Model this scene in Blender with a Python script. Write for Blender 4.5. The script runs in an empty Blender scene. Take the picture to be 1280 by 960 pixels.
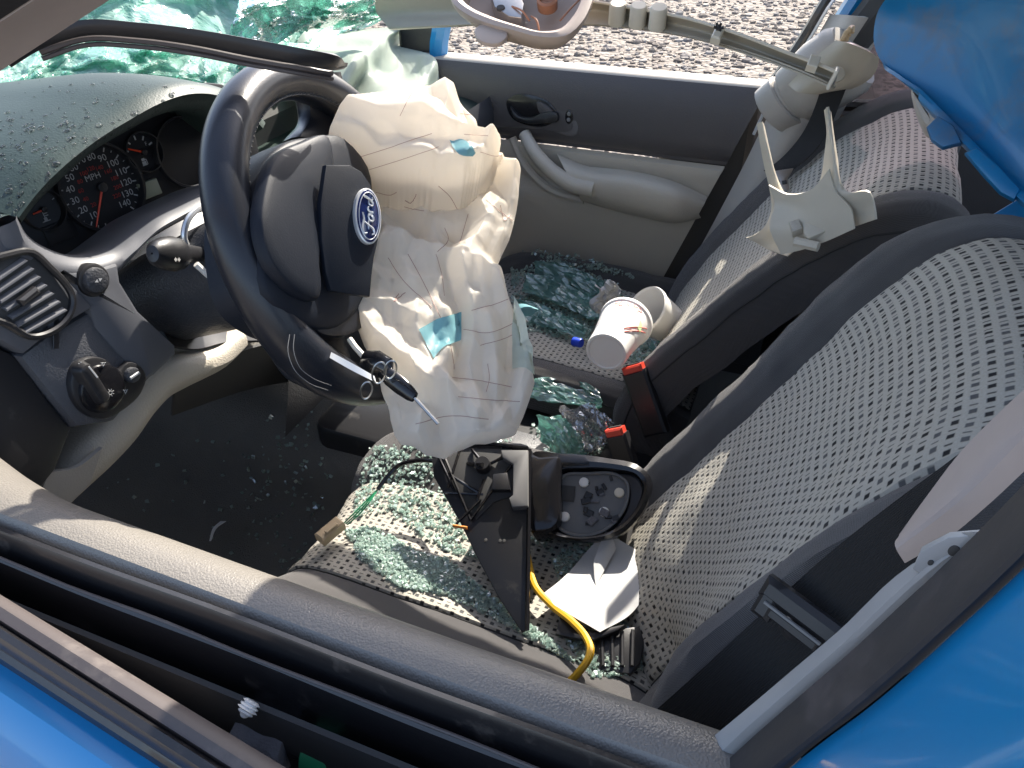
import bpy, bmesh, math, random
import numpy as np
from mathutils import Vector, Matrix, noise
from mathutils.bvhtree import BVHTree
random.seed(7)
V = Vector
sc = bpy.context.scene
COL = sc.collection

# ------------------------------------------------------------------ camera, world, sun
RM = [(0.92696399, -0.21165624, -0.30974084), (0.37496786, 0.5484766, 0.74737709), (-0.01168989, 0.80893253, -0.58778525)]
EYE = V((0, 0, 1.355))
RT = V((RM[0][0], RM[1][0], RM[2][0])); UP = V((RM[0][1], RM[1][1], RM[2][1])); FW = V((RM[0][2], RM[1][2], RM[2][2]))
cd = bpy.data.cameras.new('camera'); cam = bpy.data.objects.new('camera', cd); COL.objects.link(cam)
cd.lens = 27; cd.sensor_width = 36; cd.clip_start = .02; cd.clip_end = 500
cam.matrix_world = Matrix(((RT.x, UP.x, -FW.x, EYE.x), (RT.y, UP.y, -FW.y, EYE.y), (RT.z, UP.z, -FW.z, EYE.z), (0, 0, 0, 1)))
sc.camera = cam
TO_SUN = V((.05, .77, .64)).normalized()
w = bpy.data.worlds.new('World'); sc.world = w; w.use_nodes = True
wn = w.node_tree; sky = wn.nodes.new('ShaderNodeTexSky'); sky.sky_type = 'NISHITA'; sky.sun_disc = False
sky.sun_elevation = math.asin(TO_SUN.z); sky.sun_rotation = math.atan2(TO_SUN.x, TO_SUN.y)
sky.air_density = .8; sky.dust_density = 2.2; hz = wn.nodes.new('ShaderNodeHueSaturation'); hz.inputs['Saturation'].default_value = .85   # pale hazy sky
wn.links.new(sky.outputs[0], hz.inputs['Color']); wn.links.new(hz.outputs[0], wn.nodes['Background'].inputs[0]); wn.nodes['Background'].inputs[1].default_value = .15
sd = bpy.data.lights.new('sun', 'SUN'); sun = bpy.data.objects.new('sun', sd); COL.objects.link(sun)
sd.energy = 4.4; sd.angle = math.radians(.5); sd.color = (1, .93, .82)
sun.rotation_euler = TO_SUN.to_track_quat('Z', 'Y').to_euler(); sun.location = (3, 8, 8)
sc.view_settings.view_transform = 'Standard'; sc.view_settings.look = 'None'
sc.view_settings.exposure = 1.5; sc.view_settings.gamma = 1

# ------------------------------------------------------------------ geometry helpers
def ray(px, py):
    return RT * ((px - 640) / 960) + UP * ((480 - py) / 960) + FW
def U(px, py, x=None, y=None, z=None):
    """a point of the place seen at a photograph pixel, on the plane x=, y= or z="""
    d = ray(px, py)
    t = (x / d.x) if x is not None else (y / d.y) if y is not None else ((z - EYE.z) / d.z)
    return EYE + d * t
def UPl(px, py, P, N):
    d = ray(px, py); return EYE + d * ((P - EYE).dot(N) / d.dot(N))

def cat(pts, n, closed=False):
    """Catmull-Rom resample to n points"""
    pts = [V(p) for p in pts]; m = len(pts)
    segs = m if closed else m - 1
    L = [0]
    for i in range(segs): L.append(L[-1] + max((pts[(i + 1) % m] - pts[i]).length, 1e-9))
    out = []
    for k in range(n):
        s = L[-1] * k / (n if closed else n - 1)
        i = 0
        while i < segs - 1 and s > L[i + 1]: i += 1
        t = (s - L[i]) / (L[i + 1] - L[i])
        p1, p2 = pts[i % m], pts[(i + 1) % m]
        p0 = pts[(i - 1) % m] if (closed or i > 0) else p1 * 2 - p2
        p3 = pts[(i + 2) % m] if (closed or i + 2 < m) else p2 * 2 - p1
        # centripetal-ish: scale the tangents with the segment length
        def tan(a, b, c):
            la = max((b - a).length, 1e-9); lb = max((c - b).length, 1e-9)
            return ((b - a) / la * lb + (c - b) / lb * la) / (la + lb)
        d = (p2 - p1).length
        m1, m2 = tan(p0, p1, p2) * d, tan(p1, p2, p3) * d
        t2, t3 = t * t, t * t * t
        out.append(p1 * (2 * t3 - 3 * t2 + 1) + m1 * (t3 - 2 * t2 + t) + p2 * (-2 * t3 + 3 * t2) + m2 * (t3 - t2))
    return out
def lerp_poly(pts, x):
    """piecewise linear lookup in [(x, a, b..)]"""
    if x <= pts[0][0]: return pts[0][1:]
    for p, q in zip(pts, pts[1:]):
        if x <= q[0]:
            t = (x - p[0]) / (q[0] - p[0]); return tuple(a + (b - a) * t for a, b in zip(p[1:], q[1:]))
    return pts[-1][1:]
def frame(O, A, N):
    """axes from a right direction A and a normal N"""
    A = V(A).normalized(); N = V(N); N = (N - A * N.dot(A)).normalized(); B = N.cross(A)
    return (V(O), A, B, N)

class MB:
    def __init__(s): s.v = []; s.f = []; s.uv = {}
    def add(s, vs, fs, uvs=None):
        k = len(s.v); s.v += [V(p) for p in vs]; s.f += [tuple(i + k for i in f) for f in fs]
        if uvs:
            for i, q in enumerate(uvs): s.uv[k + i] = q
        return s
    def grid(s, G, cu=False, cv=False, uv=None):
        nr, nc = len(G), len(G[0]); fs = []
        for i in range(nr if cv else nr - 1):
            for j in range(nc if cu else nc - 1):
                i2, j2 = (i + 1) % nr, (j + 1) % nc
                fs.append((i * nc + j, i * nc + j2, i2 * nc + j2, i2 * nc + j))
        return s.add([p for r in G for p in r], fs, [q for r in uv for q in r] if uv else None)
    def loft(s, rows, nu, nv, cu=False, thick=0, flip=False):
        R = [cat(r, nu, cu) for r in rows]
        G = [list(r) for r in zip(*[cat([R[i][j] for i in range(len(R))], nv) for j in range(nu)])]
        return s.sheet(G, thick, cu, flip) if thick else s.grid(G, cu)
    def sheet(s, G, t, cu=False, flip=False):
        """a grid with thickness t on its back"""
        nr, nc = len(G), len(G[0]); B = []
        for i in range(nr):
            row = []
            for j in range(nc):
                a = G[min(i + 1, nr - 1)][j] - G[max(i - 1, 0)][j]
                b = (G[i][(j + 1) % nc] - G[i][(j - 1) % nc]) if cu else (G[i][min(j + 1, nc - 1)] - G[i][max(j - 1, 0)])
                n = b.cross(a); n = n.normalized() if n.length > 1e-12 else V((0, 0, 1))
                row.append(G[i][j] + n * (-t if flip else t))
            B.append(row)
        s.grid(G, cu); s.grid(B, cu)
        if cu:
            s.grid([G[0], B[0]], True); s.grid([G[-1], B[-1]], True)
        else:
            loop = lambda M: M[0] + [M[i][-1] for i in range(1, nr)] + M[-1][-2::-1] + [M[i][0] for i in range(nr - 2, 0, -1)]
            s.grid([loop(G), loop(B)], True)
        return s
    def tube(s, pts, r, n=8, smooth=0, closed=False):
        if smooth: pts = cat(pts, smooth, closed)
        pts = [V(p) for p in pts]; m = len(pts); G = []; prev = None
        for i, p in enumerate(pts):
            t = (pts[(i + 1) % m] - pts[i - 1]) if closed else (pts[min(i + 1, m - 1)] - pts[max(i - 1, 0)])
            t.normalize()
            if prev is None: a = t.orthogonal().normalized()
            else: a = (prev - t * prev.dot(t)).normalized()
            prev = a; b = t.cross(a); rr = r(i / (m - 1)) if callable(r) else r
            G.append([p + (a * math.cos(q) + b * math.sin(q)) * rr for q in [2 * math.pi * k / n for k in range(n)]])
        k = len(s.v); s.grid(G, True, closed)
        if not closed: s.f += [tuple(range(k, k + n)), tuple(range(k + (m - 1) * n, k + m * n))]
        return s
    def prism(s, F, outline, d, b=.002, taper=0, h0=0):
        """outline [(a, b)] in frame F, front face at h0, depth d behind it, bevelled front edge"""
        O, A, B, N = F; n = len(outline); ar = sum(outline[i - 1][0] * outline[i][1] - outline[i][0] * outline[i - 1][1] for i in range(n))
        if ar < 0: outline = outline[::-1]
        def off(e):
            out = []
            for i in range(n):
                p0, p1, p2 = V(outline[i - 1]), V(outline[i]), V(outline[(i + 1) % n])
                e1 = (p1 - p0); e2 = (p2 - p1)
                n1 = V((e1.y, -e1.x)).normalized() if e1.length > 1e-9 else V((0, 0)); n2 = V((e2.y, -e2.x)).normalized() if e2.length > 1e-9 else n1
                m = n1 + n2; m = m / max(m.length_squared / 2, .5) if m.length > 1e-6 else n1
                out.append(p1 + m * e)
            return out
        w3 = lambda q, h: O + A * q.x + B * q.y + N * h
        rings = [[w3(q, h0 - d) for q in off(taper)], [w3(q, h0 - b) for q in off(0)], [w3(q, h0 - b * .3) for q in off(-b * .3)], [w3(q, h0) for q in off(-b)]]
        k = len(s.v); s.grid(rings, True)
        s.f += [tuple(range(k + 3 * n, k + 4 * n)), tuple(range(k + n - 1, k - 1, -1))]
        return s
    def box(s, F, sx, sy, sz, b=.002, at=(0, 0, 0)):
        O, A, B, N = F; O = O + A * at[0] + B * at[1] + N * at[2]
        return s.rbox((O, A, B, N), sx, sy, sz, b)
    def rbox(s, F, sx, sy, sz, b):
        O, A, B, N = F; vs = []; b = min(b, sx * .45, sy * .45, sz * .45)
        x, y, z = sx / 2, sy / 2, sz / 2
        for cz in (-1, 1):
            for (dx, dy, dz) in ((b, b, 0), (0, 0, b)):
                for cx, cy in ((-1, -1), (1, -1), (1, 1), (-1, 1)):
                    vs.append(O + A * (cx * (x - dx)) + B * (cy * (y - dy)) + N * (cz * (z - dz)))
        # rings: 0 bottom cap, 1 bottom shoulder, 2 top cap, 3 top shoulder
        r = lambda k: [k * 4 + i for i in range(4)]
        fs = [tuple(r(0)[::-1]), tuple(r(2))]
        for a, c in ((0, 1), (1, 3), (3, 2)):
            for i in range(4): fs.append((r(a)[i], r(a)[(i + 1) % 4], r(c)[(i + 1) % 4], r(c)[i]))
        return s.add(vs, fs)
    def lathe(s, F, prof, n=32, full=2 * math.pi):
        """prof [(radius, height)] about the frame's normal"""
        O, A, B, N = F
        return s.grid([[O + (A * math.cos(2 * math.pi * k / n) + B * math.sin(2 * math.pi * k / n)) * r + N * h for k in range(n)] for r, h in prof], True)
    def build(s, name, mat, parent=None, smooth=True, kind=None, loc=None, sharp=38, **props):
        org = wl(parent) if parent else (V(loc) if loc is not None else V((0, 0, 0)))
        me = bpy.data.meshes.new(name); me.from_pydata([tuple(p - org) for p in s.v], [], s.f)
        if s.uv:
            l = me.uv_layers.new(name='UVMap')
            for lp in me.loops: l.data[lp.index].uv = s.uv.get(lp.vertex_index, (0, 0))
        bm = bmesh.new(); bm.from_mesh(me); bmesh.ops.recalc_face_normals(bm, faces=bm.faces)
        if smooth:
            ca = math.radians(sharp)
            for f in bm.faces: f.smooth = True
            for e in bm.edges:
                if len(e.link_faces) == 2: e.smooth = e.calc_face_angle(0) < ca
        bm.to_mesh(me); bm.free()
        me.materials.append(mat); o = bpy.data.objects.new(name, me); COL.objects.link(o)
        if parent: o.parent = parent
        else: o.location = org
        if kind: o['kind'] = kind
        for k, v in props.items(): o[k] = v
        return o
def wl(o):
    p = V(o.location)
    while o.parent: o = o.parent; p += o.location
    return p
def thing(name, label, catg, loc, group=None):
    o = bpy.data.objects.new(name, None); COL.objects.link(o); o.location = loc; o.empty_display_size = .05
    return tag(o, label, catg, group)
def tag(o, label, catg, group=None):
    o['label'] = label; o['category'] = catg
    if group: o['group'] = group
    return o
def fbm(p, sc_=1., oct_=3):
    return noise.fractal(V(p) * sc_, 1., 2., oct_)
def bvh(*objs):
    vs = []; fs = []
    for o in objs:
        k = len(vs); w0 = wl(o); vs += [v.co + w0 for v in o.data.vertices]; fs += [tuple(i + k for i in p.vertices) for p in o.data.polygons]
    return BVHTree.FromPolygons(vs, fs)
def hit(tree, px, py):
    h = tree.ray_cast(EYE, ray(px, py).normalized())
    return (h[0], h[1] if h[1].dot(ray(px, py)) < 0 else -h[1]) if h[0] else (None, None)
def inside(poly, x, y):
    c = False
    for i in range(len(poly)):
        (x1, y1), (x2, y2) = poly[i - 1], poly[i]
        if (y1 > y) != (y2 > y) and x < (x2 - x1) * (y - y1) / (y2 - y1) + x1: c = not c
    return c
def rrect(w, h, r, n=5):
    out = []
    for cx, cy, a0 in ((w / 2 - r, h / 2 - r, 0), (-w / 2 + r, h / 2 - r, 90), (-w / 2 + r, -h / 2 + r, 180), (w / 2 - r, -h / 2 + r, 270)):
        for k in range(n): a = math.radians(a0 + 90 * k / (n - 1)); out.append((cx + r * math.cos(a), cy + r * math.sin(a)))
    return out
def ell(a, b, n=28, c=(0, 0)):
    return [(c[0] + a * math.cos(2 * math.pi * k / n), c[1] + b * math.sin(2 * math.pi * k / n)) for k in range(n)]
def on(F, pts):
    """pixels -> 2-D coordinates in the plane of frame F"""
    O, A, B, N = F; out = []
    for p in pts:
        q = UPl(p[0], p[1], O, N) - O; out.append((q.dot(A), q.dot(B)))
    return out
def smooth2(pts, n):
    return [(p.x, p.y) for p in cat([V((a, b, 0)) for a, b in pts], n, True)]
def text_mb(mb, F, body, size, at=(0, 0), h=.0006, rot=0., sx=1.):
    cu = bpy.data.curves.new('t', 'FONT'); cu.body = body; cu.size = size; cu.align_x = 'CENTER'; cu.align_y = 'CENTER'; cu.resolution_u = 2
    ob = bpy.data.objects.new('t', cu); COL.objects.link(ob); bpy.context.view_layer.update()
    me = ob.to_mesh(); O, A, B, N = F; c, s_ = math.cos(rot), math.sin(rot)
    vs = []
    for v in me.vertices:
        x, y = v.co.x * sx, v.co.y; x, y = x * c - y * s_ + at[0], x * s_ + y * c + at[1]; vs.append(O + A * x + B * y + N * h)
    mb.add(vs, [tuple(p.vertices) for p in me.polygons])
    ob.to_mesh_clear(); bpy.data.objects.remove(ob); bpy.data.curves.remove(cu)

# ------------------------------------------------------------------ materials
class NT:
    def __init__(s, name):
        s.m = bpy.data.materials.new(name); s.m.use_nodes = True; s.t = s.m.node_tree; s.b = s.t.nodes['Principled BSDF']; s.out = s.t.nodes['Material Output']
    def n(s, typ, **kw):
        nd = s.t.nodes.new('ShaderNode' + typ)
        for k, v in kw.items():
            if k in nd.inputs: nd.inputs[k].default_value = v
            else: setattr(nd, k, v)
        return nd
    def l(s, a, b): s.t.links.new(a, b)
    def math(s, op, a, b=None):
        nd = s.n('Math', operation=op)
        for i, v in enumerate((a, b)):
            if v is None: continue
            if isinstance(v, (int, float)): nd.inputs[i].default_value = v
            else: s.l(v, nd.inputs[i])
        return nd.outputs[0]
    def mixc(s, fac, a, b):
        nd = s.n('Mix', data_type='RGBA')
        for i, v in ((0, fac), (6, a), (7, b)):
            if isinstance(v, (int, float)): nd.inputs[i].default_value = v
            elif isinstance(v, tuple): nd.inputs[i].default_value = (*v, 1)
            else: s.l(v, nd.inputs[i])
        return nd.outputs[2]
    def set(s, **kw):
        for k, v in kw.items(): s.b.inputs[k.replace('_', ' ')].default_value = (*v, 1) if isinstance(v, tuple) and len(v) == 3 else v
    def obj(s): return s.n('TexCoord').outputs['Object']
def mat(name, col, rough=.5, metal=0., bump=None, var=None, coat=0., spec=.5, sheen=0., dust=None, **kw):
    """bump (kind, scale, strength, distance); var (scale, second colour, amount); dust (scale, colour, threshold)"""
    t = NT(name); t.set(Base_Color=col, Roughness=rough, Metallic=metal, **kw); t.b.inputs['Specular IOR Level'].default_value = spec
    t.b.inputs['Coat Weight'].default_value = coat; t.b.inputs['Coat Roughness'].default_value = .06
    if sheen: t.b.inputs['Sheen Weight'].default_value = sheen; t.b.inputs['Sheen Roughness'].default_value = .6
    co = t.obj(); c = None
    if var:
        nz = t.n('TexNoise', Scale=var[0], Detail=5., Roughness=.65); t.l(co, nz.inputs['Vector'])
        r = t.n('MapRange', **{'From Min': .3, 'From Max': .7, 'To Max': var[2]}); t.l(nz.outputs[0], r.inputs[0]); c = t.mixc(r.outputs[0], col, var[1])
    if dust:
        nz = t.n('TexNoise', Scale=dust[0], Detail=8., Roughness=.7); t.l(co, nz.inputs['Vector'])
        r = t.n('MapRange', **{'From Min': dust[2], 'From Max': dust[2] + .18, 'To Max': .6}); t.l(nz.outputs[0], r.inputs[0])
        c = t.mixc(r.outputs[0], c if c is not None else col, dust[1])
        rr = t.math('ADD', t.math('MULTIPLY', r.outputs[0], .5), rough); t.l(rr, t.b.inputs['Roughness'])
    if c is not None: t.l(c, t.b.inputs['Base Color'])
    if bump:
        k, s, st, d = bump
        if k == 'grain':
            v = t.n('TexVoronoi', Scale=s, feature='SMOOTH_F1'); v.inputs['Smoothness'].default_value = .5; t.l(co, v.inputs['Vector'])
            nz = t.n('TexNoise', Scale=s * .6, Detail=3.); t.l(co, nz.inputs['Vector']); h = t.math('SUBTRACT', nz.outputs[0], v.outputs['Distance'])
        elif k == 'weave':
            a = t.n('TexWave', Scale=s, bands_direction='X'); b = t.n('TexWave', Scale=s, bands_direction='Z'); cw = t.n('TexWave', Scale=s, bands_direction='Y')
            for q in (a, b, cw): t.l(co, q.inputs['Vector'])
            h = t.math('ADD', t.math('MULTIPLY', a.outputs[1], b.outputs[1]), cw.outputs[1])
        else:
            nz = t.n('TexNoise', Scale=s, Detail=6., Roughness=.6); t.l(co, nz.inputs['Vector']); h = nz.outputs[0]
        bp = t.n('Bump', Strength=st, Distance=d); t.l(h, bp.inputs['Height']); t.l(bp.outputs[0], t.b.inputs['Normal'])
    return t.m
def seat_fabric():
    """light grey weave: columns of dark blocks and thin dashes, every other column paler and shifted by half"""
    t = NT('seat_fabric'); uv = t.n('TexCoord').outputs['UV']; sp = t.n('SeparateXYZ'); t.l(uv, sp.inputs[0])
    nz = t.n('TexNoise', Scale=7., Detail=2.); t.l(uv, nz.inputs['Vector'])
    wob = t.math('MULTIPLY', t.math('SUBTRACT', nz.outputs[0], .5), .005)
    v = t.math('DIVIDE', t.math('ADD', sp.outputs[1], wob), .0104); iv = t.math('FLOOR', v); fv = t.math('FRACT', v)
    par = t.math('MODULO', t.math('ADD', iv, 1000.), 2.)
    u = t.math('ADD', t.math('DIVIDE', t.math('ADD', sp.outputs[0], wob), .0138), t.math('MULTIPLY', par, .5)); iu = t.math('FLOOR', u); fu = t.math('FRACT', u)
    def win(x, c, h, soft):
        d = t.math('ABSOLUTE', t.math('SUBTRACT', x, c)); r = t.n('MapRange', **{'From Min': h + soft, 'From Max': h - soft, 'To Min': 0., 'To Max': 1.}); t.l(d, r.inputs[0]); return r.outputs[0]
    q = t.n('CombineXYZ'); t.l(iu, q.inputs[0]); t.l(iv, q.inputs[1]); wn_ = t.n('TexWhiteNoise', noise_dimensions='2D'); t.l(q.outputs[0], wn_.inputs['Vector'])
    blk = t.math('MULTIPLY', win(fu, .28, .155, .04), win(fv, .5, .245, .05)); thin = t.math('MULTIPLY', win(fu, .74, .045, .035), win(fv, .5, .26, .06))
    m = t.math('MAXIMUM', blk, t.math('MULTIPLY', thin, .9))
    n2 = t.n('TexNoise', Scale=520., Detail=3.); t.l(uv, n2.inputs['Vector']); n3 = t.n('TexNoise', Scale=12., Detail=4.); t.l(uv, n3.inputs['Vector'])
    base = t.mixc(n2.outputs[0], (.34, .32, .275), (.51, .485, .43)); base = t.mixc(t.math('MULTIPLY', n3.outputs[0], .4), base, (.33, .31, .265))
    dk = t.mixc(par, (.016, .016, .018), (.11, .11, .11)); dk = t.mixc(t.math('MULTIPLY', wn_.outputs[0], .5), dk, (.07, .07, .07))
    t.l(t.mixc(m, base, dk), t.b.inputs['Base Color']); t.set(Roughness=.92); t.b.inputs['Specular IOR Level'].default_value = .2
    h = t.math('ADD', t.math('MULTIPLY', m, -1.), t.math('MULTIPLY', n2.outputs[0], .35))
    bp = t.n('Bump', Strength=.6, Distance=.0012); t.l(h, bp.inputs['Height']); t.l(bp.outputs[0], t.b.inputs['Normal'])
    return t.m
def glass_mat(name, tint, alpha, col, crack=(60., .6), rough=.08, gl=.25, pale=None):
    """cracked tinted safety glass: see-through tint, milky crack facets and gloss"""
    t = NT(name); t.t.nodes.remove(t.b); co = t.obj()
    v = t.n('TexVoronoi', Scale=crack[0], feature='DISTANCE_TO_EDGE'); t.l(co, v.inputs['Vector'])
    vf = t.n('TexVoronoi', Scale=crack[0]); t.l(co, vf.inputs['Vector'])
    edge = t.n('MapRange', **{'From Min': .07, 'From Max': .0, 'To Min': 0., 'To Max': 1.}); t.l(v.outputs['Distance'], edge.inputs[0])
    nz = t.n('TexNoise', Scale=crack[0] * .25, Detail=4.); t.l(co, nz.inputs['Vector'])
    h = t.math('ADD', t.math('MULTIPLY', vf.outputs['Color'], .7), nz.outputs[0])
    bp = t.n('Bump', Strength=crack[1], Distance=.004); t.l(h, bp.inputs['Height'])
    tr = t.n('BsdfTransparent', Color=(*tint, 1)); tl = t.n('BsdfTranslucent', Color=(*col, 1)); df = t.n('BsdfDiffuse', Color=(*col, 1)); g = t.n('BsdfGlossy', Roughness=rough)
    for q in (tl, df, g): t.l(bp.outputs[0], q.inputs['Normal'])
    if pale:   # milky crazed areas and fine white crack lines
        pn = t.n('TexNoise', Scale=7., Detail=6., Roughness=.7, Distortion=1.5); t.l(co, pn.inputs['Vector']); pr_ = t.n('MapRange', **{'From Min': .36, 'From Max': .58}); t.l(pn.outputs[0], pr_.inputs[0])
        pc_ = t.mixc(t.math('MAXIMUM', pr_.outputs[0], t.math('MULTIPLY', edge.outputs[0], .7)), col, pale); t.l(pc_, tl.inputs['Color']); t.l(pc_, df.inputs['Color'])
    ha = t.n('TexNoise', Scale=4., Detail=3.); t.l(co, ha.inputs['Vector']); hr_ = t.n('MapRange', **{'From Min': .35, 'From Max': .65, 'To Min': alpha * .6, 'To Max': min(1., alpha * 1.4)}); t.l(ha.outputs[0], hr_.inputs[0])
    m0 = t.n('MixShader', Fac=.35); t.l(tl.outputs[0], m0.inputs[1]); t.l(df.outputs[0], m0.inputs[2])
    fac = t.math('MAXIMUM', t.math('MULTIPLY', edge.outputs[0], .8), hr_.outputs[0])
    m1 = t.n('MixShader'); t.l(fac, m1.inputs[0]); t.l(tr.outputs[0], m1.inputs[1]); t.l(m0.outputs[0], m1.inputs[2])
    fr = t.n('Fresnel', IOR=1.5); t.l(bp.outputs[0], fr.inputs['Normal'])
    m2 = t.n('MixShader'); t.l(t.math('ADD', t.math('MULTIPLY', fr.outputs[0], .8), gl * .3), m2.inputs[0]); t.l(m1.outputs[0], m2.inputs[1]); t.l(g.outputs[0], m2.inputs[2])
    t.l(m2.outputs[0], t.out.inputs[0]); return t.m
def cloth(name, col, col2, tr=.35, bsc=700.):
    t = NT(name); t.t.nodes.remove(t.b); co = t.obj()
    nz = t.n('TexNoise', Scale=7., Detail=5.); t.l(co, nz.inputs['Vector']); c = t.mixc(nz.outputs[0], col, col2)
    n2 = t.n('TexNoise', Scale=38., Detail=4., Roughness=.55, Distortion=.8); t.l(co, n2.inputs['Vector']); a = t.n('TexWave', Scale=bsc * .4, bands_direction='X'); t.l(co, a.inputs['Vector'])
    bp = t.n('Bump', Strength=.35, Distance=.004); t.l(t.math('ADD', n2.outputs[0], t.math('MULTIPLY', a.outputs[1], .02)), bp.inputs['Height'])
    d = t.n('BsdfDiffuse', Roughness=.6); tl = t.n('BsdfTranslucent'); g = t.n('BsdfGlossy', Roughness=.45)
    for q in (d, tl): t.l(c, q.inputs['Color'])
    for q in (d, g): t.l(bp.outputs[0], q.inputs['Normal'])
    m = t.n('MixShader', Fac=tr); t.l(d.outputs[0], m.inputs[1]); t.l(tl.outputs[0], m.inputs[2])
    m2 = t.n('MixShader', Fac=.03); t.l(m.outputs[0], m2.inputs[1]); t.l(g.outputs[0], m2.inputs[2]); t.l(m2.outputs[0], t.out.inputs[0]); return t.m
def gravel_mat():
    t = NT('gravel'); co = t.obj(); vo = t.n('TexVoronoi', Scale=22.); t.l(co, vo.inputs['Vector'])
    hsv = t.n('SeparateColor'); t.l(vo.outputs['Color'], hsv.inputs[0])
    nz = t.n('TexNoise', Scale=1.4, Detail=6.); t.l(co, nz.inputs['Vector'])
    c = t.mixc(hsv.outputs[0], (.17, .145, .12), (.30, .27, .24)); c = t.mixc(t.math('MULTIPLY', hsv.outputs[1], .6), c, (.20, .17, .145))
    c = t.mixc(t.math('MULTIPLY', nz.outputs[0], .5), c, (.17, .145, .12)); t.l(c, t.b.inputs['Base Color']); t.set(Roughness=.95)
    bp = t.n('Bump', Strength=1., Distance=.03); t.l(t.math('SUBTRACT', .7, vo.outputs['Distance']), bp.inputs['Height']); t.l(bp.outputs[0], t.b.inputs['Normal']); return t.m
def stone_mat():
    t = NT('stone'); gi = t.n('NewGeometry'); c = t.n('ValToRGB'); t.l(gi.outputs['Random Per Island'], c.inputs[0])
    e = c.color_ramp.elements; e[0].color = (.13, .11, .095, 1); e[1].color = (.40, .37, .33, 1)
    for p, q in ((.3, (.26, .22, .18)), (.55, (.18, .17, .165)), (.8, (.29, .24, .20))): k = e.new(p); k.color = (*q, 1)
    t.l(c.outputs[0], t.b.inputs['Base Color']); t.set(Roughness=.95); return t.m

M = {}
M['dash'] = mat('dash_plastic', (.046, .048, .054), .42, bump=('grain', 420, .45, .001), dust=(9, (.16, .15, .14), .62))
M['dashtop'] = mat('dash_top', (.018, .032, .028), .5, spec=.35, bump=('grain', 500, .25, .0006), var=(5, (.030, .050, .043), .7))  # green of the light through the windshield is painted into this colour
M['panel'] = mat('grey_trim_panel', (.088, .092, .104), .46, bump=('noise', 700, .15, .0004), dust=(14, (.2, .19, .18), .66))
M['panelgrain'] = mat('grained_fascia', (.072, .075, .084), .45, bump=('grain', 600, .4, .0008))
M['black'] = mat('black_plastic', (.017, .017, .019), .38, bump=('noise', 300, .12, .0006), dust=(20, (.12, .11, .10), .60))
M['blackg'] = mat('black_gloss', (.010, .010, .012), .16, dust=(25, (.12, .11, .1), .66))
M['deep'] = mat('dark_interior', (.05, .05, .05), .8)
M['leather'] = mat('black_leather', (.012, .014, .020), .32, bump=('grain', 700, .14, .0004), dust=(16, (.16, .15, .13), .66))
M['padlea'] = mat('hub_vinyl', (.008, .011, .018), .52, spec=.24, bump=('grain', 800, .14, .0004))
M['sill'] = mat('grained_sill_vinyl', (.20, .185, .165), .38, bump=('grain', 640, .42, .0009), var=(8, (.15, .14, .13), .6))
M['rubber'] = mat('rubber', (.014, .0135, .015), .36, coat=.35, bump=('noise', 180, .2, .0008), dust=(14, (.17, .14, .12), .56))
M['rubbrown'] = mat('faded_rubber', (.075, .062, .060), .50, bump=('noise', 120, .2, .0006), dust=(12, (.2, .17, .15), .55))
M['blue'] = mat('blue_paint', (.0, .215, .52), .28, metal=0., coat=.5, var=(6, (.0, .20, .45), .5), dust=(24, (.14, .20, .26), .65))
M['bluein'] = mat('blue_plastic', (.001, .18, .40), .42, var=(9, (.0, .12, .31), .7), dust=(8, (.17, .14, .10), .51), coat=.2)
M['beige'] = mat('beige_plastic', (.42, .37, .29), .45, bump=('grain', 600, .2, .0006), var=(9, (.34, .30, .23), .6))
M['cream'] = mat('cream_plastic', (.68, .62, .50), .42, bump=('noise', 500, .1, .0005), var=(12, (.56, .50, .40), .6), dust=(16, (.28, .24, .18), .66))
M['taupe'] = mat('taupe_vinyl', (.55, .50, .415), .46, bump=('grain', 520, .4, .001), var=(5, (.49, .445, .37), .6))
M['greytrim'] = mat('grey_beige_trim', (.44, .41, .37), .45, bump=('grain', 560, .3, .0008), var=(6, (.37, .35, .32), .5))
M['pinktrim'] = mat('pillar_fabric_trim', (.40, .345, .32), .85, bump=('noise', 900, .3, .0005), var=(10, (.34, .29, .27), .6))
M['doordark'] = mat('door_dark_vinyl', (.074, .068, .069), .48, bump=('grain', 520, .45, .001), var=(5, (.090, .082, .082), .6))
M['bolster'] = mat('bolster_cloth', (.046, .044, .045), .9, bump=('weave', 380, .5, .0012), var=(7, (.066, .060, .057), .8), sheen=.3, spec=.2)
M['seatfab'] = seat_fabric()
M['piping'] = mat('seat_piping', (.03, .03, .03), .85)
M['belt'] = mat('belt_webbing', (.012, .012, .013), .7, bump=('weave', 420, .6, .0012), dust=(120, (.09, .09, .09), .66))
M['white'] = mat('white_plastic', (.80, .79, .76), .4)
M['cup'] = mat('foam_cup', (.83, .81, .77), .5, bump=('grain', 420, .12, .0005), Subsurface_Weight=.15)
M['cup'].node_tree.nodes['Principled BSDF'].inputs['Subsurface Radius'].default_value = (.01, .008, .006)
M['cupin'] = mat('cup_print_red', (.72, .18, .14), .6)
M['cupgreen'] = mat('cup_print_green', (.50, .66, .32), .6)
M['paper'] = mat('paper', (.50, .50, .495), .75, var=(14, (.44, .44, .44), .6), bump=('noise', 60, .12, .002))
M['red'] = mat('red_plastic', (.62, .06, .035), .4)
M['metal'] = mat('steel', (.55, .54, .52), .35, metal=1., var=(30, (.4, .39, .37), .6))
M['greymetal'] = mat('grey_painted_flange', (.36, .37, .38), .42, var=(12, (.28, .29, .30), .7), dust=(22, (.2, .18, .16), .64))
M['yellow'] = mat('yellow_cable', (.72, .40, .02), .45, dust=(40, (.12, .08, .03), .62))
M['green'] = mat('green_plastic', (.02, .22, .10), .45)
M['bluecap'] = mat('blue_cap', (.01, .05, .55), .35)
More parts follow.
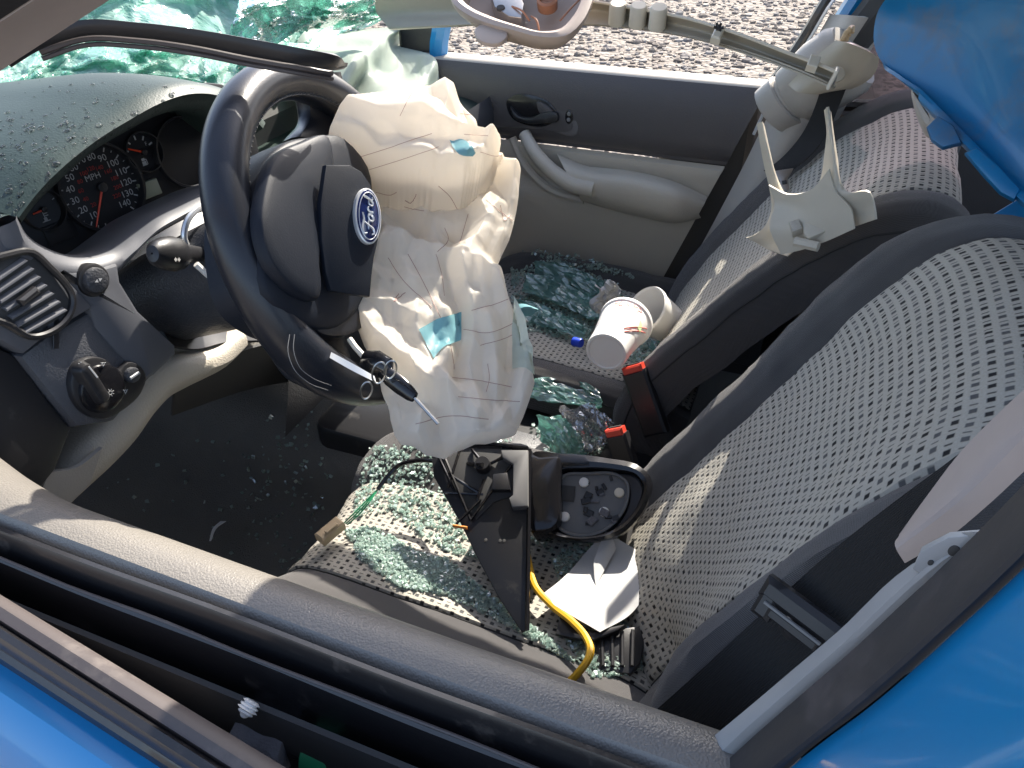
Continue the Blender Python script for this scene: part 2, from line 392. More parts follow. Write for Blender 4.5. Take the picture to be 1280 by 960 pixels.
M['foam'] = mat('grey_foam', (.14, .14, .155), .95, bump=('noise', 220, .8, .003))
M['carpet'] = mat('carpet', (.15, .148, .14), .98, bump=('noise', 420, .9, .004), var=(10, (.20, .19, .17), .8), dust=(30, (.10, .09, .07), .63))
M['needle'] = mat('needle_red', (.85, .07, .02), .4)
M['digit'] = mat('gauge_white', (.48, .48, .47), .5)
M['digitred'] = mat('gauge_red', (.40, .03, .025), .5)
M['lcd'] = mat('lcd', (.26, .27, .19), .3)
M['dial'] = mat('dial_black', (.010, .010, .012), .5, dust=(60, (.06, .06, .06), .64))
M['drop'] = NT('water').m
q = M['drop'].node_tree.nodes['Principled BSDF']; q.inputs['Transmission Weight'].default_value = 1; q.inputs['Roughness'].default_value = .02; q.inputs['IOR'].default_value = 1.33
M['silver'] = mat('silver_print', (.74, .76, .78), .28, metal=.6)
M['badgeblue'] = mat('badge_blue', (.006, .016, .085), .2, coat=1.)
M['bag'] = cloth('airbag_cloth', (.93, .875, .79), (.90, .84, .74), .52)
M['bag2'] = cloth('side_airbag_cloth', (.66, .70, .62), (.56, .63, .56), .45)
M['teal'] = cloth('teal_cloth', (.22, .46, .49), (.26, .50, .53), .15)
M['thread'] = mat('dark_red_thread', (.42, .26, .23), .8)
M['blackthread'] = mat('grey_thread', (.13, .13, .13), .8)
M['glass'] = glass_mat('green_windshield', (.50, .90, .78), .74, (.27, .66, .55), (48., .3), .16, .06, (.66, .90, .82))
M['glasschip'] = glass_mat('green_glass_chips', (.88, 1., .95), .60, (.82, .98, .91), (160., .3), .05, .5)
M['shard'] = glass_mat('shard_glass', (.50, .80, .74), .52, (.34, .62, .56), (260., .8), .10, .5)
M['clearplastic'] = glass_mat('crystal', (.85, .85, .88), .35, (.5, .5, .53), (120., 1.), .04, .8)
M['tint'] = glass_mat('tinted_window', (.44, .39, .45), .03, (.1, .1, .1), (.5, .0), .01, .02)
M['sealmatte'] = mat('matte_seal', (.034, .033, .036), .55, bump=('noise', 200, .2, .0006), dust=(12, (.10, .085, .085), .55))
M['bezel'] = mat('grey_bezel', (.125, .118, .118), .5, bump=('noise', 600, .15, .0004))
M['doorsill'] = mat('door_sill_vinyl', (.46, .42, .36), .34, bump=('noise', 500, .15, .0005), var=(8, (.38, .35, .30), .6))
M['headliner'] = mat('headliner', (.36, .33, .29), .95)
M['gravel'] = gravel_mat(); M['stone'] = stone_mat()
M['conn'] = mat('connector_tan', (.52, .40, .25), .5)
M['orange'] = mat('orange_clip', (.62, .20, .02), .5)
M['mirrorgrey'] = mat('mirror_frame_grey', (.16, .158, .155), .5, dust=(25, (.25, .24, .22), .58))
M['mirrorshell'] = mat('mirror_shell', (.46, .37, .31), .45, var=(7, (.38, .30, .25), .6))
M['copper'] = mat('orange_brown_plastic', (.34, .15, .08), .45)

# ------------------------------------------------------------------ ground
gm = MB(); gm.grid([[V((x, y, 0)) for x in (-250, -20, -6, 6, 20, 250)] for y in (-250, -20, -4, 4, 12, 40, 250)])
ground = gm.build('gravel_ground', M['gravel'], kind='structure')
ICO = bmesh.new(); bmesh.ops.create_icosphere(ICO, subdivisions=1, radius=1)
icv = [v.co.copy() for v in ICO.verts]; icf = [tuple(v.index for v in f.verts) for f in ICO.faces]; ICO.free()
def stones():
    rnd = np.random.RandomState(3); n = 16000
    vs = np.zeros((n * 42, 3)) if len(icv) == 42 else np.zeros((n * len(icv), 3)); k = len(icv); fs = []
    base = np.array([tuple(v) for v in icv])
    for i in range(n):
        y = 2.6 + 6.5 * rnd.rand() ** 1.15; x = -.62 * y - 1.0 + rnd.rand() * (y * .75 + 2.4)
        r = .008 + .026 * rnd.rand() ** 2.8
        a = rnd.rand() * 6.28; R = np.array([[math.cos(a), -math.sin(a), 0], [math.sin(a), math.cos(a), 0], [0, 0, 1]])
        b = base * (1 + .35 * (rnd.rand(k, 1) - .5)) * (r * (1 + .5 * rnd.rand()), r * (.6 + .4 * rnd.rand()), r * (.35 + .4 * rnd.rand()))
        vs[i * k:(i + 1) * k] = b @ R.T + (x, y, r * .22); fs += [(p + i * k, q + i * k, s + i * k) for p, q, s in icf]
    me = bpy.data.meshes.new('gravel_stones'); me.from_pydata(vs, [], fs); me.materials.append(M['stone'])
    o = bpy.data.objects.new('gravel_stones', me); COL.objects.link(o); o['kind'] = 'stuff'
stones()

# ------------------------------------------------------------------ car body
car = thing('wrecked_car', 'blue car body shell with bare pillars around the wrecked cabin', 'car', (0, .94, .15))
def sweepx(mb, prof, x0, x1, n=2, f=None):
    G = []
    for i in range(n):
        x = x0 + (x1 - x0) * i / (n - 1); G.append([V((x, y, z)) if f is None else f(x, y, z) for y, z in prof])
    return mb.grid(G)
b = MB()  # floor pan and tunnel
prof = [(.20, .30), (.27, .22), (.34, .20), (.75, .20), (.84, .24), (.88, .40), (.93, .435), (1.0, .435), (1.05, .40), (1.09, .24), (1.2, .2), (1.6, .2), (1.66, .24), (1.70, .34)]
sweepx(b, [(p.x, p.y) for p in cat([V((a, c, 0)) for a, c in prof], 60)], -1.35, 1.6, 40, lambda x, y, z: V((x, y, z + .012 * fbm((x * 3, y * 3, 0), 2) + (0 if x > -.95 else (-.95 - x) * .9))))
b.build('floor', M['carpet'], car)
b = MB(); b.box(frame((-1.38, .94, .65), (0, 1, 0), (1, 0, 0)), 1.5, 1.0, .04, .01); b.build('firewall', M['deep'], car)
b = MB()  # roof with headliner underneath
roofG = [[V((x, y, 1.46 - .035 * ((y - .94) / .52) ** 2 - .02 * max(0, (-x - .0) / .3) ** 2)) for y in np.linspace(.42, 1.46, 14)] for x in np.linspace(-.265, 1.15, 12)]
b.sheet(roofG, .03); b.build('roof', M['blue'], car)
b = MB(); b.sheet([[p + V((0, 0, -.034)) for p in r] for r in roofG], .004); b.build('headliner', M['headliner'], car)
b = MB(); b.tube([(-.30, .40, 1.365), (-.22, .42, 1.38), (.3, .43, 1.395), (1.1, .46, 1.36)], .028, 10, 30); b.build('roof_rail', M['blue'], car)
b = MB(); b.tube([(-.26, 1.46, 1.405), (.3, 1.46, 1.42), (1.1, 1.44, 1.39)], .02, 10, 20); b.build('roof_rail', M['blue'], car)
b = MB(); b.box(frame((.52, 1.51, 1.285), (1, 0, 0), (0, -1, .25)), 1.0, .22, .03, .01); b.build('added_shade_frame', M['blue'], car)  # unseen frame piece, added and deepened to shade the passenger seat top
# the driver's windscreen pillar: black outside, beige trim inside
ap = MB()
def band(l0, l1, y0, y1): return [U(*p, y=y0) for p in l0], [U(*p, y=y1) for p in l1]
r1 = [U(*p, y=.335) for p in ((-70, 135), (0, 89), (70, 43), (140, -2), (230, -62))]
r2 = [U(*p, y=.315) for p in ((-70, 100), (0, 60), (60, 22), (110, -14), (190, -70))]
r3 = [U(*p, y=.285) for p in ((-70, 70), (0, 29), (35, 10), (63, -10), (140, -66))]
def runout(L, z0, z1):   # carry a pillar edge straight on to the dashboard corner and the roof
    d0, d1 = L[0] - L[1], L[-1] - L[-2]; return [L[0] + d0 * ((z0 - L[0].z) / d0.z)] + L[1:-1] + [L[-1] + d1 * ((z1 - L[-1].z) / d1.z)]
r1, r2, r3 = runout(r1, .95, 1.40), runout(r2, .95, 1.405), runout(r3, .95, 1.41)
ap.loft([r1, r2, r3], 16, 8, thick=.012, flip=True); ap.build('pillar_trim', M['pinktrim'], car)
ap = MB(); r4 = [U(*p, y=.284) for p in ((-70, 67), (0, 26), (35, 7), (63, -13), (140, -69))]; r5 = [U(*p, y=.24) for p in ((-180, -10), (-90, -60), (-50, -90), (0, -110), (80, -160))]
r4, r5 = runout(r4, .95, 1.41), runout(r5, .95, 1.42)
ap.loft([r4, r5], 16, 5, thick=.02, flip=True); ap.build('pillar_seal', M['rubber'], car)

# near B pillar, seen at the right: flange, seal, blue outer skin
def strip(name, m, A, B, ya, yb, thick=.006, nv=6, mid=None, n=24):
    s = MB(); ra = [U(*p, y=ya) for p in A]; rb = [U(*p, y=yb) for p in B]
    rows = [ra, rb] if mid is None else [ra, [(p + q) / 2 + V(mid) for p, q in zip(cat(ra, 12), cat(rb, 12))], rb]
    if mid is not None: rows[0] = cat(ra, 12); rows[2] = cat(rb, 12)
    s.loft(rows, n, nv, thick=thick); return s.build(name, m, car)
strip('pillar_flange', M['greymetal'], [(880, 930), (925, 893), (990, 838), (1060, 778), (1120, 720), (1165, 690), (1215, 668)], [(920, 948), (948, 918), (1010, 862), (1073, 806), (1120, 762), (1173, 714), (1230, 664)], .272, .262, mid=(-.0, -.006, .004))
strip('pillar_seal', M['sealmatte'], [(890, 968), (948, 915), (1010, 861), (1073, 806), (1173, 713), (1227, 660), (1290, 594), (1360, 510)], [(960, 985), (1019, 931), (1075, 890), (1132, 843), (1215, 768), (1280, 708), (1350, 636), (1430, 540)], .258, .236, mid=(.0, -.016, .006), nv=9)
strip('outer_skin', M['blue'], [(950, 995), (1019, 934), (1075, 893), (1132, 846), (1215, 770), (1280, 710), (1350, 638), (1430, 540)], [(1180, 1090), (1220, 1030), (1260, 985), (1300, 945), (1360, 880), (1420, 810), (1480, 730), (1560, 640)], .232, .15, mid=(0, -.022, .012), nv=12)
fb = MB(); FB = frame(U(1172, 700, y=.262), U(1230, 640, y=.262) - U(1172, 700, y=.262), V((-.2, -1, .35)))
fb.prism(FB, on(FB, [(1140, 712), (1150, 690), (1185, 672), (1235, 668), (1238, 678), (1205, 690), (1190, 712), (1165, 728)]), .004, .001)
fb.build('bolt_bracket', M['greymetal'], car)
for c, r_ in (((1163, 704), .0010), ((1192, 689), .0019)):
    h_ = MB(); O = UPl(*c, FB[0] + FB[3] * .0006, FB[3]); h_.prism((O, FB[1], FB[2], FB[3]), ell(r_ * 1.5, r_), .001, .0002); h_.build('bolt_hole', M['deep'], car)
# cover of the near pillar
pc = MB()
ra = [U(*p, y=.33) for p in ((1124, 668), (1160, 618), (1205, 560), (1255, 510), (1300, 468), (1370, 400))]
rm = [U(*p, y=.292) for p in ((1122, 690), (1168, 655), (1222, 610), (1275, 555), (1330, 500), (1420, 420))]
rb = [U(*p, y=.296) for p in ((1131, 704), (1180, 676), (1232, 634), (1290, 580), (1350, 525), (1450, 450))]
pc.loft([ra, rm, rb], 24, 12, thick=.006); pc.build('pillar_cover', M['pinktrim'], car)

# passenger side B pillar
bp = MB()
ra = [U(*p, y=1.60) for p in ((1042, 20), (1018, 60), (990, 100), (962, 150), (940, 195), (905, 262), (868, 330), (838, 385))]
rm = [U(*p, y=1.545) for p in ((1075, 20), (1052, 60), (1020, 110), (990, 160), (968, 205), (930, 270), (895, 335), (860, 395))]
rb = [U(*p, y=1.58) for p in ((1110, 20), (1085, 60), (1060, 120), (1030, 175), (1005, 225), (965, 285), (930, 345), (890, 410))]
bp.loft([ra, rm, rb], 30, 12, thick=.008); bp.build('pillar_trim', M['greytrim'], car)
bp = MB()
O = U(985, 125, y=1.55); top = U(1072, 66, y=1.52); ax = (top - O)
def ringed(mb, O, ax, radii, n=20, sq=.7):
    a = ax.normalized().cross(V((0, 1, .3))).normalized(); c = ax.normalized().cross(a)
    G = []
    for t, r in radii:
        G.append([O + ax * t + a * (r * math.cos(q)) + c * (r * sq * math.sin(q)) for q in [2 * math.pi * k / n for k in range(n)]])
    mb.grid(G, True); return mb
ringed(bp, O, ax, [(-.28, .045), (-.26, .050), (0, .054), (.02, .050), (.02, .046), (.05, .046), (.10, .056), (.3, .062), (.55, .068), (.85, .068), (.95, .06), (.98, .02)])
bp.build('pillar_cap', M['greytrim'], car)
sl = MB(); sl.tube([U(*p, y=1.6) for p in ((1062, -40), (1034, 0), (1010, 40), (985, 78), (957, 118))], .011, 8, 14); sl.build('window_seal', M['rubber'], car)
sl = MB(); sl.tube([U(*p, y=1.59) for p in ((1058, -20), (1040, 2), (1016, 42), (992, 80), (966, 118), (942, 168))], .0032, 6, 14); sl.build('window_trim', M['silver'], car)
sl = MB(); sl.tube([U(*p, y=1.6) for p in ((1084, -20), (1070, 2), (1044, 42), (1016, 80))], .019, 8, 14); sl.build('door_frame', M['blue'], car)
sl = MB(); sl.tube([U(*p, y=1.57) for p in ((1125, -30), (1098, 10), (1068, 48))], .030, 8, 10); sl.build('pillar_inner', M['deep'], car)
for p in ((1058, 42), (1055, 48), (1062, 38)):
    cl = MB(); cl.tube([U(p[0] - 3, p[1] + 4, y=1.5), U(p[0], p[1] - 2, y=1.49), U(p[0] + 4, p[1] - 4, y=1.5), U(p[0] + 3, p[1] + 3, y=1.495)], .004, 6, 8); cl.build('trim_clip', M['conn'], car)
b = MB(); b.box(frame((-.12, 1.665, .57), (1, 0, 0), (0, -1, 0)), .42, .60, .02, .005); b.build('door_jamb', M['deep'], car)
# back of the cabin: shelf, bench, rear door
b = MB(); b.box(frame((.62, .95, .62), (0, 1, 0), (-.94, 0, .34)), 1.25, .75, .12, .05); b.build('rear_backrest', M['bolster'], car)
b = MB(); b.box(frame((.42, .95, .42), (0, 1, 0), (0, 0, 1)), 1.25, .5, .16, .05); b.build('rear_bench', M['bolster'], car)
b = MB(); b.box(frame((.45, 1.66, .66), (1, 0, 0), (0, -1, 0)), 1.2, .50, .04, .015); b.build('rear_door_trim', M['doordark'], car)
b = MB(); b.tube([(-.02, 1.63, .915), (.3, 1.63, .925), (1.0, 1.63, .94)], .012, 8, 8); b.build('rear_window_seal', M['rubber'], car)
b = MB(); G = [[V((x, 1.665 - .0 * t, .92 + t * .4)) for x in (-.0, .4, .8, 1.0)] for t in (0, .5, 1)]; b.sheet(G, .004); b.build('rear_window', M['tint'], car)
b = MB(); b.box(frame((-.55, 1.72, .34), (1, 0, 0), (0, -1, 0)), 2.6, .4, .12, .03); b.build('sill', M['deep'], car)
b = MB(); b.box(frame((-.3, .19, .34), (1, 0, 0), (0, 1, 0)), 2.6, .40, .08, .03); b.build('sill', M['deep'], car)
b = MB(); hoodG = [[V((-1.42 - t * .9, y, .93 - .14 * t ** 2 - .05 * ((y - .94) / .7) ** 2 + .035 * fbm((t * 3, y * 3, 1)))) for y in np.linspace(.22, 1.68, 24)] for t in np.linspace(0, 1, 14)]
b.sheet(hoodG, .01); b.build('hood', M['blue'], car)
b = MB(); b.tube([U(*p, y=1.66) for p in ((555, 20), (549, 52), (548, 90), (540, 130))], .022, 8, 8); b.build('front_pillar', M['blue'], car)
b = MB(); b.box(frame(U(530, 75, y=1.67), (1, 0, 0), (.3, -1, .1)), .12, .2, .03, .01); b.build('mirror_corner', M['black'], car)

# ------------------------------------------------------------------ driver's door, lowest in the picture
dd = thing('driver_door', 'driver side door in the foreground with open window slot and blue outer skin', 'door', (-.2, .2, .35))
def xl(p0, p1, z0, z1, xs=(-.95, .35)):
    a = U(*p0, z=z0); c = U(*p1, z=z1); d = (c - a) / (c.x - a.x); return [a + d * (x - a.x) for x in np.linspace(xs[0], xs[1], 40)]
tr = MB(); G = []
xs = np.linspace(-.95, .40, 90)
for x in xs:
    fl = .026 * max(0, (-.50 - x) / .15) ** 1.6 if x < -.50 else 0
    wv = .0015 * math.sin(x * 9)
    pr = [(.292 + fl, .74), (.297 + fl, .83), (.294 + fl, .875), (.285 + fl, .902), (.272 + fl * .6, .916), (.256 + fl * .3, .922), (.244, .921), (.238, .915), (.237, .895)]
    G.append([V((x, p.x, p.y + wv)) for p in cat([V((a, c, 0)) for a, c in pr], 26)])
tr.grid(G); tr.build('inner_trim', M['sill'], dd)
ws = MB(); sweepx(ws, [(.2375, .88), (.2375, .916), (.2355, .9205), (.232, .921), (.2295, .917), (.2285, .905), (.2255, .893), (.223, .888), (.2215, .90), (.2195, .905), (.2175, .903), (.2165, .85)], -.95, .40, 60, lambda x, y, z: V((x, y + .0007 * math.sin(x * 23 + z * 30), z))); ws.build('inner_weatherstrip', M['rubber'], dd)
sl_ = MB(); sl_.tube([V((x, .2193 + .0006 * math.sin(x * 31), .906 + .0005 * math.sin(x * 47))) for x in np.linspace(-.95, .4, 60)], .0012, 6); sl_.build('weatherstrip_lip', M['rubbrown'], dd)
L1 = xl((0, 743), (358, 960), .905, .905); L2 = xl((0, 758), (318, 960), .911, .911); L3 = xl((0, 775), (290, 960), .908, .908); L3b = xl((0, 779), (284, 960), .903, .903); L4 = xl((0, 797), (250, 960), .908, .908); L5 = xl((0, 808), (232, 960), .902, .902); L6 = xl((0, 812), (228, 960), .896, .896); L7 = xl((0, 823), (212, 960), .893, .893)
ow = MB(); ow.grid([[p + V((0, .002, -.08)) for p in L1], L1, [(p + q) / 2 + V((0, 0, .002)) for p, q in zip(L1, L2)], L2, L3, L3b]); ow.build('outer_weatherstrip', M['rubbrown'], dd)
ow = MB(); ow.grid([L3b, [(p + q) / 2 + V((0, 0, .004)) for p, q in zip(L3b, L4)], L4, L5, L6, L7, [p + V((0, -.002, -.02)) for p in L7]]); ow.build('belt_moulding', M['rubber'], dd)
sk = MB(); rows = []
for k, (dy, dz) in enumerate(((0.001, -.008), (-.004, -.003), (-.016, -.006), (-.03, -.016), (-.042, -.035), (-.052, -.07), (-.058, -.13), (-.06, -.3), (-.05, -.5))):
    rows.append([p + V((0, dy, dz)) for p in L7])
sk.loft(rows, 40, 30); sk.build('outer_skin', M['blue'], dd)
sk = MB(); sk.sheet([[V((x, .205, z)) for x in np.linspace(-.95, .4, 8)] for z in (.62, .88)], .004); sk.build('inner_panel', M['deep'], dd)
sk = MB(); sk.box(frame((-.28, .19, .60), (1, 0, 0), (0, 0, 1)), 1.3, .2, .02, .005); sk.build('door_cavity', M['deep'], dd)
# what shows down the slot
c0 = U(366, 938, z=.83); c1 = U(470, 960, z=.83); axd = (c1 - c0).normalized()
s = MB(); s.tube([U(300, 918, z=.83), U(362, 936, z=.83)], lambda t: .016 + .002 * math.sin(t * 9), 10, 8); s.build('foam_sleeve', M['foam'], dd)
s = MB(); s.tube([c0, U(392, 942, z=.83), U(520, 972, z=.83)], .006, 8); s.build('lock_rod', M['black'], dd)
s = MB(); s.lathe((U(384, 940, z=.83),) + frame(V(), axd.orthogonal(), axd)[1:3] + (axd,), [(.003, 0), (.0135, 0), (.0145, .002), (.0145, .018), (.0135, .0195), (.003, .0195)], 20); s.build('rod_cap', M['green'], dd)
s = MB(); O = U(303, 897, z=.88); T = U(316, 876, z=.885); a = (T - O)
s.tube([O, O + a * .25, O + a * .5, O + a * .7, O + a * .9, T], lambda t: .0012 + .0052 * math.sin(min(1, t * 1.35) * 2.2) * (1 + .25 * math.sin(t * 30)), 10, 18); s.build('trim_clip', M['cup'], dd)
s = MB(); s.box(frame((-.70, .285, .905), (1, 0, .05), (0, .3, 1)), .02, .012, .006, .002); s.build('door_pin', M['white'], dd)

# ------------------------------------------------------------------ passenger door
pd = thing('passenger_door', 'closed passenger side door with dark upper trim beige armrest and open window', 'door', (-.5, 1.64, .35))
p = MB(); ts = [V((x, 0, 0)) for x in np.linspace(-.98, -.125, 30)]
prof = [(1.70, .90), (1.70, .93), (1.672, .936), (1.655, .938), (1.644, .937), (1.637, .934), (1.632, .929), (1.632, .92)]
sweepx(p, [(q.x, q.y) for q in cat([V((a, c, 0)) for a, c in prof], 20)], -.98, -.120, 30); p.build('sill_top', M['doorsill'], pd)
def rear_x(z): return -.125 - .36 * (.93 - z)   # the door's slanting rear edge
p = MB(); G = []
for z in (.929, .926, .918, .905, .88, .85, .82, .80, .785, .775):
    xr = rear_x(min(z, .905)); G.append([V((x, 1.617 + .0155 * max(0, (z - .9) / .029) ** 1.5 + .012 * (z < .79) - .006 * math.sin(min(3.14, (z - .77) / .135 * 3.1)), z)) for x in np.linspace(-.98, xr, 24)])
p.sheet(G, .006, flip=True); p.build('upper_trim', M['doordark'], pd)
p = MB(); rows = []
for z, y in ((.772, 1.622), (.766, 1.612), (.745, 1.612), (.715, 1.618), (.685, 1.622), (.66, 1.612), (.62, 1.615), (.56, 1.625), (.48, 1.635), (.38, 1.64), (.3, 1.645)):
    rows.append([V((x, y, z)) for x in np.linspace(-.98, rear_x(z), 12)])
p.loft(rows, 24, 40, thick=.006); p.build('lower_trim', M['taupe'], pd)
p = MB(); rows = []   # armrest pad
ar = [(735, 212), (780, 214), (830, 226), (878, 240), (890, 256)]
arb = [(742, 246), (790, 256), (830, 268), (868, 276), (886, 268)]
topl = [(696, 192), (735, 208), (790, 214), (845, 228), (884, 246)]; crst = [(706, 212), (742, 222), (795, 228), (846, 242), (880, 256)]; frnt = [(722, 240), (748, 246), (795, 256), (842, 266), (874, 266)]; lowl = [(726, 250), (752, 258), (800, 270), (848, 278), (876, 272)]
off_ = lambda L, y, e=.0: [U(*q, y=y + e * (k == len(L) - 1)) for k, q in enumerate(L)]
p.loft([off_(topl, 1.622), off_(topl, 1.600, .012), off_(crst, 1.562, .030), off_(frnt, 1.560, .032), off_(lowl, 1.585, .02), off_(lowl, 1.622)], 40, 30); p.build('armrest', M['taupe'], pd)
p = MB(); p.loft([off_(topl[1:], 1.5985, .012), [(a + c) / 2 + V((0, -.006, .002)) for a, c in zip(off_(topl[1:], 1.600, .012), off_(crst[1:], 1.562, .030))]], 20, 3); p.build('armrest_pad', M['taupe'], pd)
p = MB(); pts = [U(656, 168, y=1.60), U(668, 190, y=1.57), U(690, 214, y=1.56), U(715, 230, y=1.56), U(742, 236, y=1.565)]
p.tube(pts, lambda t: .014 + .006 * t, 12, 20); p.build('pull_handle', M['taupe'], pd)
p = MB(); pts = [U(640, 172, y=1.615), U(655, 205, y=1.61), U(690, 238, y=1.61), U(730, 250, y=1.61)]
p.tube(pts, .010, 8, 16); p.build('trim_bead', M['taupe'], pd)
FD = frame(U(655, 140, y=1.606), (1, 0, 0), (0, -1, .1))
bz = on(FD, [(570, 125), (582, 113), (610, 109), (650, 110), (690, 118), (714, 134), (723, 158), (722, 166), (680, 162), (640, 160), (600, 158), (575, 150)])
p = MB(); p.prism(FD, smooth2(bz, 48), .012, .004); p.build('handle_bezel', M['bezel'], pd)
p = MB(); p.prism((FD[0] + FD[3] * .0015, *FD[1:]), smooth2(on(FD, [(606, 116), (640, 113), (690, 121), (712, 140), (716, 158), (660, 158), (612, 150)]), 40), .004, .0012); p.build('handle_surround', M['doordark'], pd)
p = MB(); p.prism((FD[0] + FD[3] * .003, *FD[1:]), smooth2(on(FD, [(634, 125), (645, 118), (668, 119), (690, 130), (698, 146), (690, 154), (655, 155), (640, 147)]), 32), .004, .0012); p.build('handle_recess', M['blackg'], pd)
p = MB(); F2 = (FD[0] + FD[3] * .012, *FD[1:]); p.prism(F2, smooth2(on(F2, [(637, 133), (648, 145), (664, 147), (678, 141), (697, 143), (697, 151), (684, 154), (655, 154), (641, 148)]), 32), .010, .004); p.build('door_handle', M['black'], pd)
p = MB(); p.prism((FD[0] + FD[3] * .008, *FD[1:]), smooth2(on(FD, [(672, 127), (690, 136), (694, 142), (676, 141)]), 20), .006, .002); p.build('lock_lever', M['doordark'], pd)
for cx, cy in ((711, 146), (612, 135)):
    F3 = frame(U(cx, cy, y=1.603), (1, 0, 0), (0, -1, .1)); p = MB(); p.prism(F3, ell(.0095, .016), .006, .003); sw = p.build('window_switch', M['blackg'], pd)
    for sg in (1, -1):
        q = MB(); q.prism((F3[0] + F3[2] * .006 * sg + F3[3] * .0022, *F3[1:]), ell(.0042, .0042, 14), .002, .0008); oo = q.build('switch_rocker', M['mirrorgrey'], pd); oo.parent = sw

# ------------------------------------------------------------------ dashboard
da = thing('dashboard', 'dark dashboard with instrument hood gauges and water drops under broken green glass', 'dashboard', (-.9, .94, .85))
# instrument hood: rim curve, rolling back into the top pad
XR = -.66
rim_out = [(8, 268), (28, 242), (50, 216), (100, 176), (148, 144), (182, 122), (222, 107), (262, 108), (300, 122), (330, 150)]
rim_in = [(27, 277), (50, 247), (76, 221), (124, 181), (160, 159), (200, 138), (232, 128), (260, 128), (292, 142), (318, 168)]
R_o = [U(*q, x=XR + .0) for q in rim_out]; R_i = [U(*q, x=XR + .004) for q in rim_in]
hd = MB()
back = lambda L, dx, dz, k=0: [q + V((-dx, 0, dz)) for q in L]
hd.loft([[q + V((-.10, .0, -.012)) for q in R_i], R_i, [(a + c) / 2 + V((.008, 0, .001)) for a, c in zip(R_i, R_o)], R_o, back(R_o, .03, .004), back(R_o, .10, .004), back(R_o, .22, -.012), back(R_o, .42, -.05), back(R_o, .6, -.10)], 60, 60)
hood = hd.build('instrument_hood', M['panel'], da)
# top pad left of the hood to the door and across to the passenger
tp = MB()
lft = [U(*q, x=XR + .002) for q in ((-60, 330), (-30, 292), (0, 272), (22, 266))]
rows = [[q + V((-k, 0, dz)) for q in [V((XR, .30, lft[0].z - .02))] + lft] for k, dz in ((0, -.0), (.05, .002), (.12, -.004), (.3, -.03), (.6, -.1))]
tp.loft(rows, 24, 30); side_pad = tp.build('side_pad', M['dashtop'], da)
tp = MB(); G = []
for k, dz in ((0, -.02), (.04, -.005), (.10, 0), (.25, -.005), (.45, -.03), (.65, -.08)):
    G.append([V((XR - .06 - k, y, .885 + dz - .02 * ((y - 1.2) / .4) ** 2)) for y in np.linspace(.86, 1.62, 20)])
tp.loft(G, 30, 24); top_pad = tp.build('top_pad', M['dashtop'], da)
hood.data.materials.clear(); hood.data.materials.append(M['dashtop'])
tp = MB(); G = []
for z, x in ((.87, XR - .05), (.84, XR - .04), (.80, XR - .04), (.7, XR - .05), (.5, XR - .1)):
    G.append([V((x, y, z)) for y in np.linspace(.80, 1.62, 12)])
tp.loft(G, 16, 16); tp.build('passenger_fascia', M['dash'], da)
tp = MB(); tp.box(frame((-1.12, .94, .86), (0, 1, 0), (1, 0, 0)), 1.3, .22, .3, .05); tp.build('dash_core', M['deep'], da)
# gauges
CN = V((1, -.2, .22)); CF = frame(UPl(130, 234, U(130, 234, x=-.75), CN), (.2, 1, 0), CN)
cl = MB(); O = CF[0]
cp = on(CF, [(20, 300), (40, 250), (100, 180), (190, 120), (300, 112), (330, 230), (250, 262), (175, 300), (110, 340), (60, 345)])
cl.prism((O - CF[3] * .012, *CF[1:]), smooth2(cp, 40), .02, .002); cluster = cl.build('instrument_cluster', M['dial'], da)
def gauge(name, cpx, rx, ry, m=M['black']):
    c2 = on(CF, [cpx])[0]; g = MB(); G = []
    for r_, h in ((1.0, -.010), (1.0, -.003), (1.03, .0), (1.09, 0), (1.12, -.006)):
        G.append([O + CF[1] * (c2[0] + rx * r_ * math.cos(a)) + CF[2] * (c2[1] + ry * r_ * math.sin(a)) + CF[3] * h for a in [2 * math.pi * k / 48 for k in range(48)]])
    g.grid(G, True); o = g.build(name, m, da); return c2
def ticks(mb, c, r0, r1, a0, a1, n, w_, every=1, w2=None):
    for k in range(n):
        a = math.radians(a0 + (a1 - a0) * k / (n - 1)); d = V((math.cos(a), math.sin(a))); big = k % every == 0
        rr0 = r0 if big else r0 + (r1 - r0) * .5; ww = w_ if big else w_ * .6
        P = [(c[0] + d.x * r + sgn * d.y * ww, c[1] + d.y * r - sgn * d.x * ww) for r, sgn in ((rr0, 1), (r1, 1), (r1, -1), (rr0, -1))]
        mb.add([O + CF[1] * x + CF[2] * y + CF[3] * -.0105 for x, y in P], [(0, 1, 2, 3)])
sc_ = gauge('speedometer', (130, 234), .046, .046)
ink = MB(); red = MB()
A_ = lambda v: 232 - (v - 10) * (284 / 130)   # degrees of a speed on the dial
ticks(ink, sc_, .0405, .0455, A_(0), A_(140), 29, .0007, 2)
for v in range(10, 150, 10):
    a = math.radians(A_(v)); text_mb(ink, CF, str(v), .0105, (sc_[0] + .0325 * math.cos(a), sc_[1] + .0335 * math.sin(a)), -.0105)
for v in range(20, 230, 20):
    a = math.radians(A_(v * .6214)); text_mb(red, CF, str(v), .0066, (sc_[0] + .0215 * math.cos(a), sc_[1] + .0215 * math.sin(a)), -.0105)
text_mb(ink, CF, 'MPH', .0095, (sc_[0] - .002, sc_[1] + .0125), -.0105)
f_ = gauge('fuel_gauge', (182, 190), .0215, .0215); ticks(ink, f_, .0145, .0195, 160, 20, 5, .0009)
text_mb(ink, CF, 'F', .006, (f_[0] + .0105, f_[1] + .007), -.0105)
t_ = gauge('temperature_gauge', (57, 262), .0205, .0205); ticks(ink, t_, .0165, .0195, 160, 20, 5, .0005)
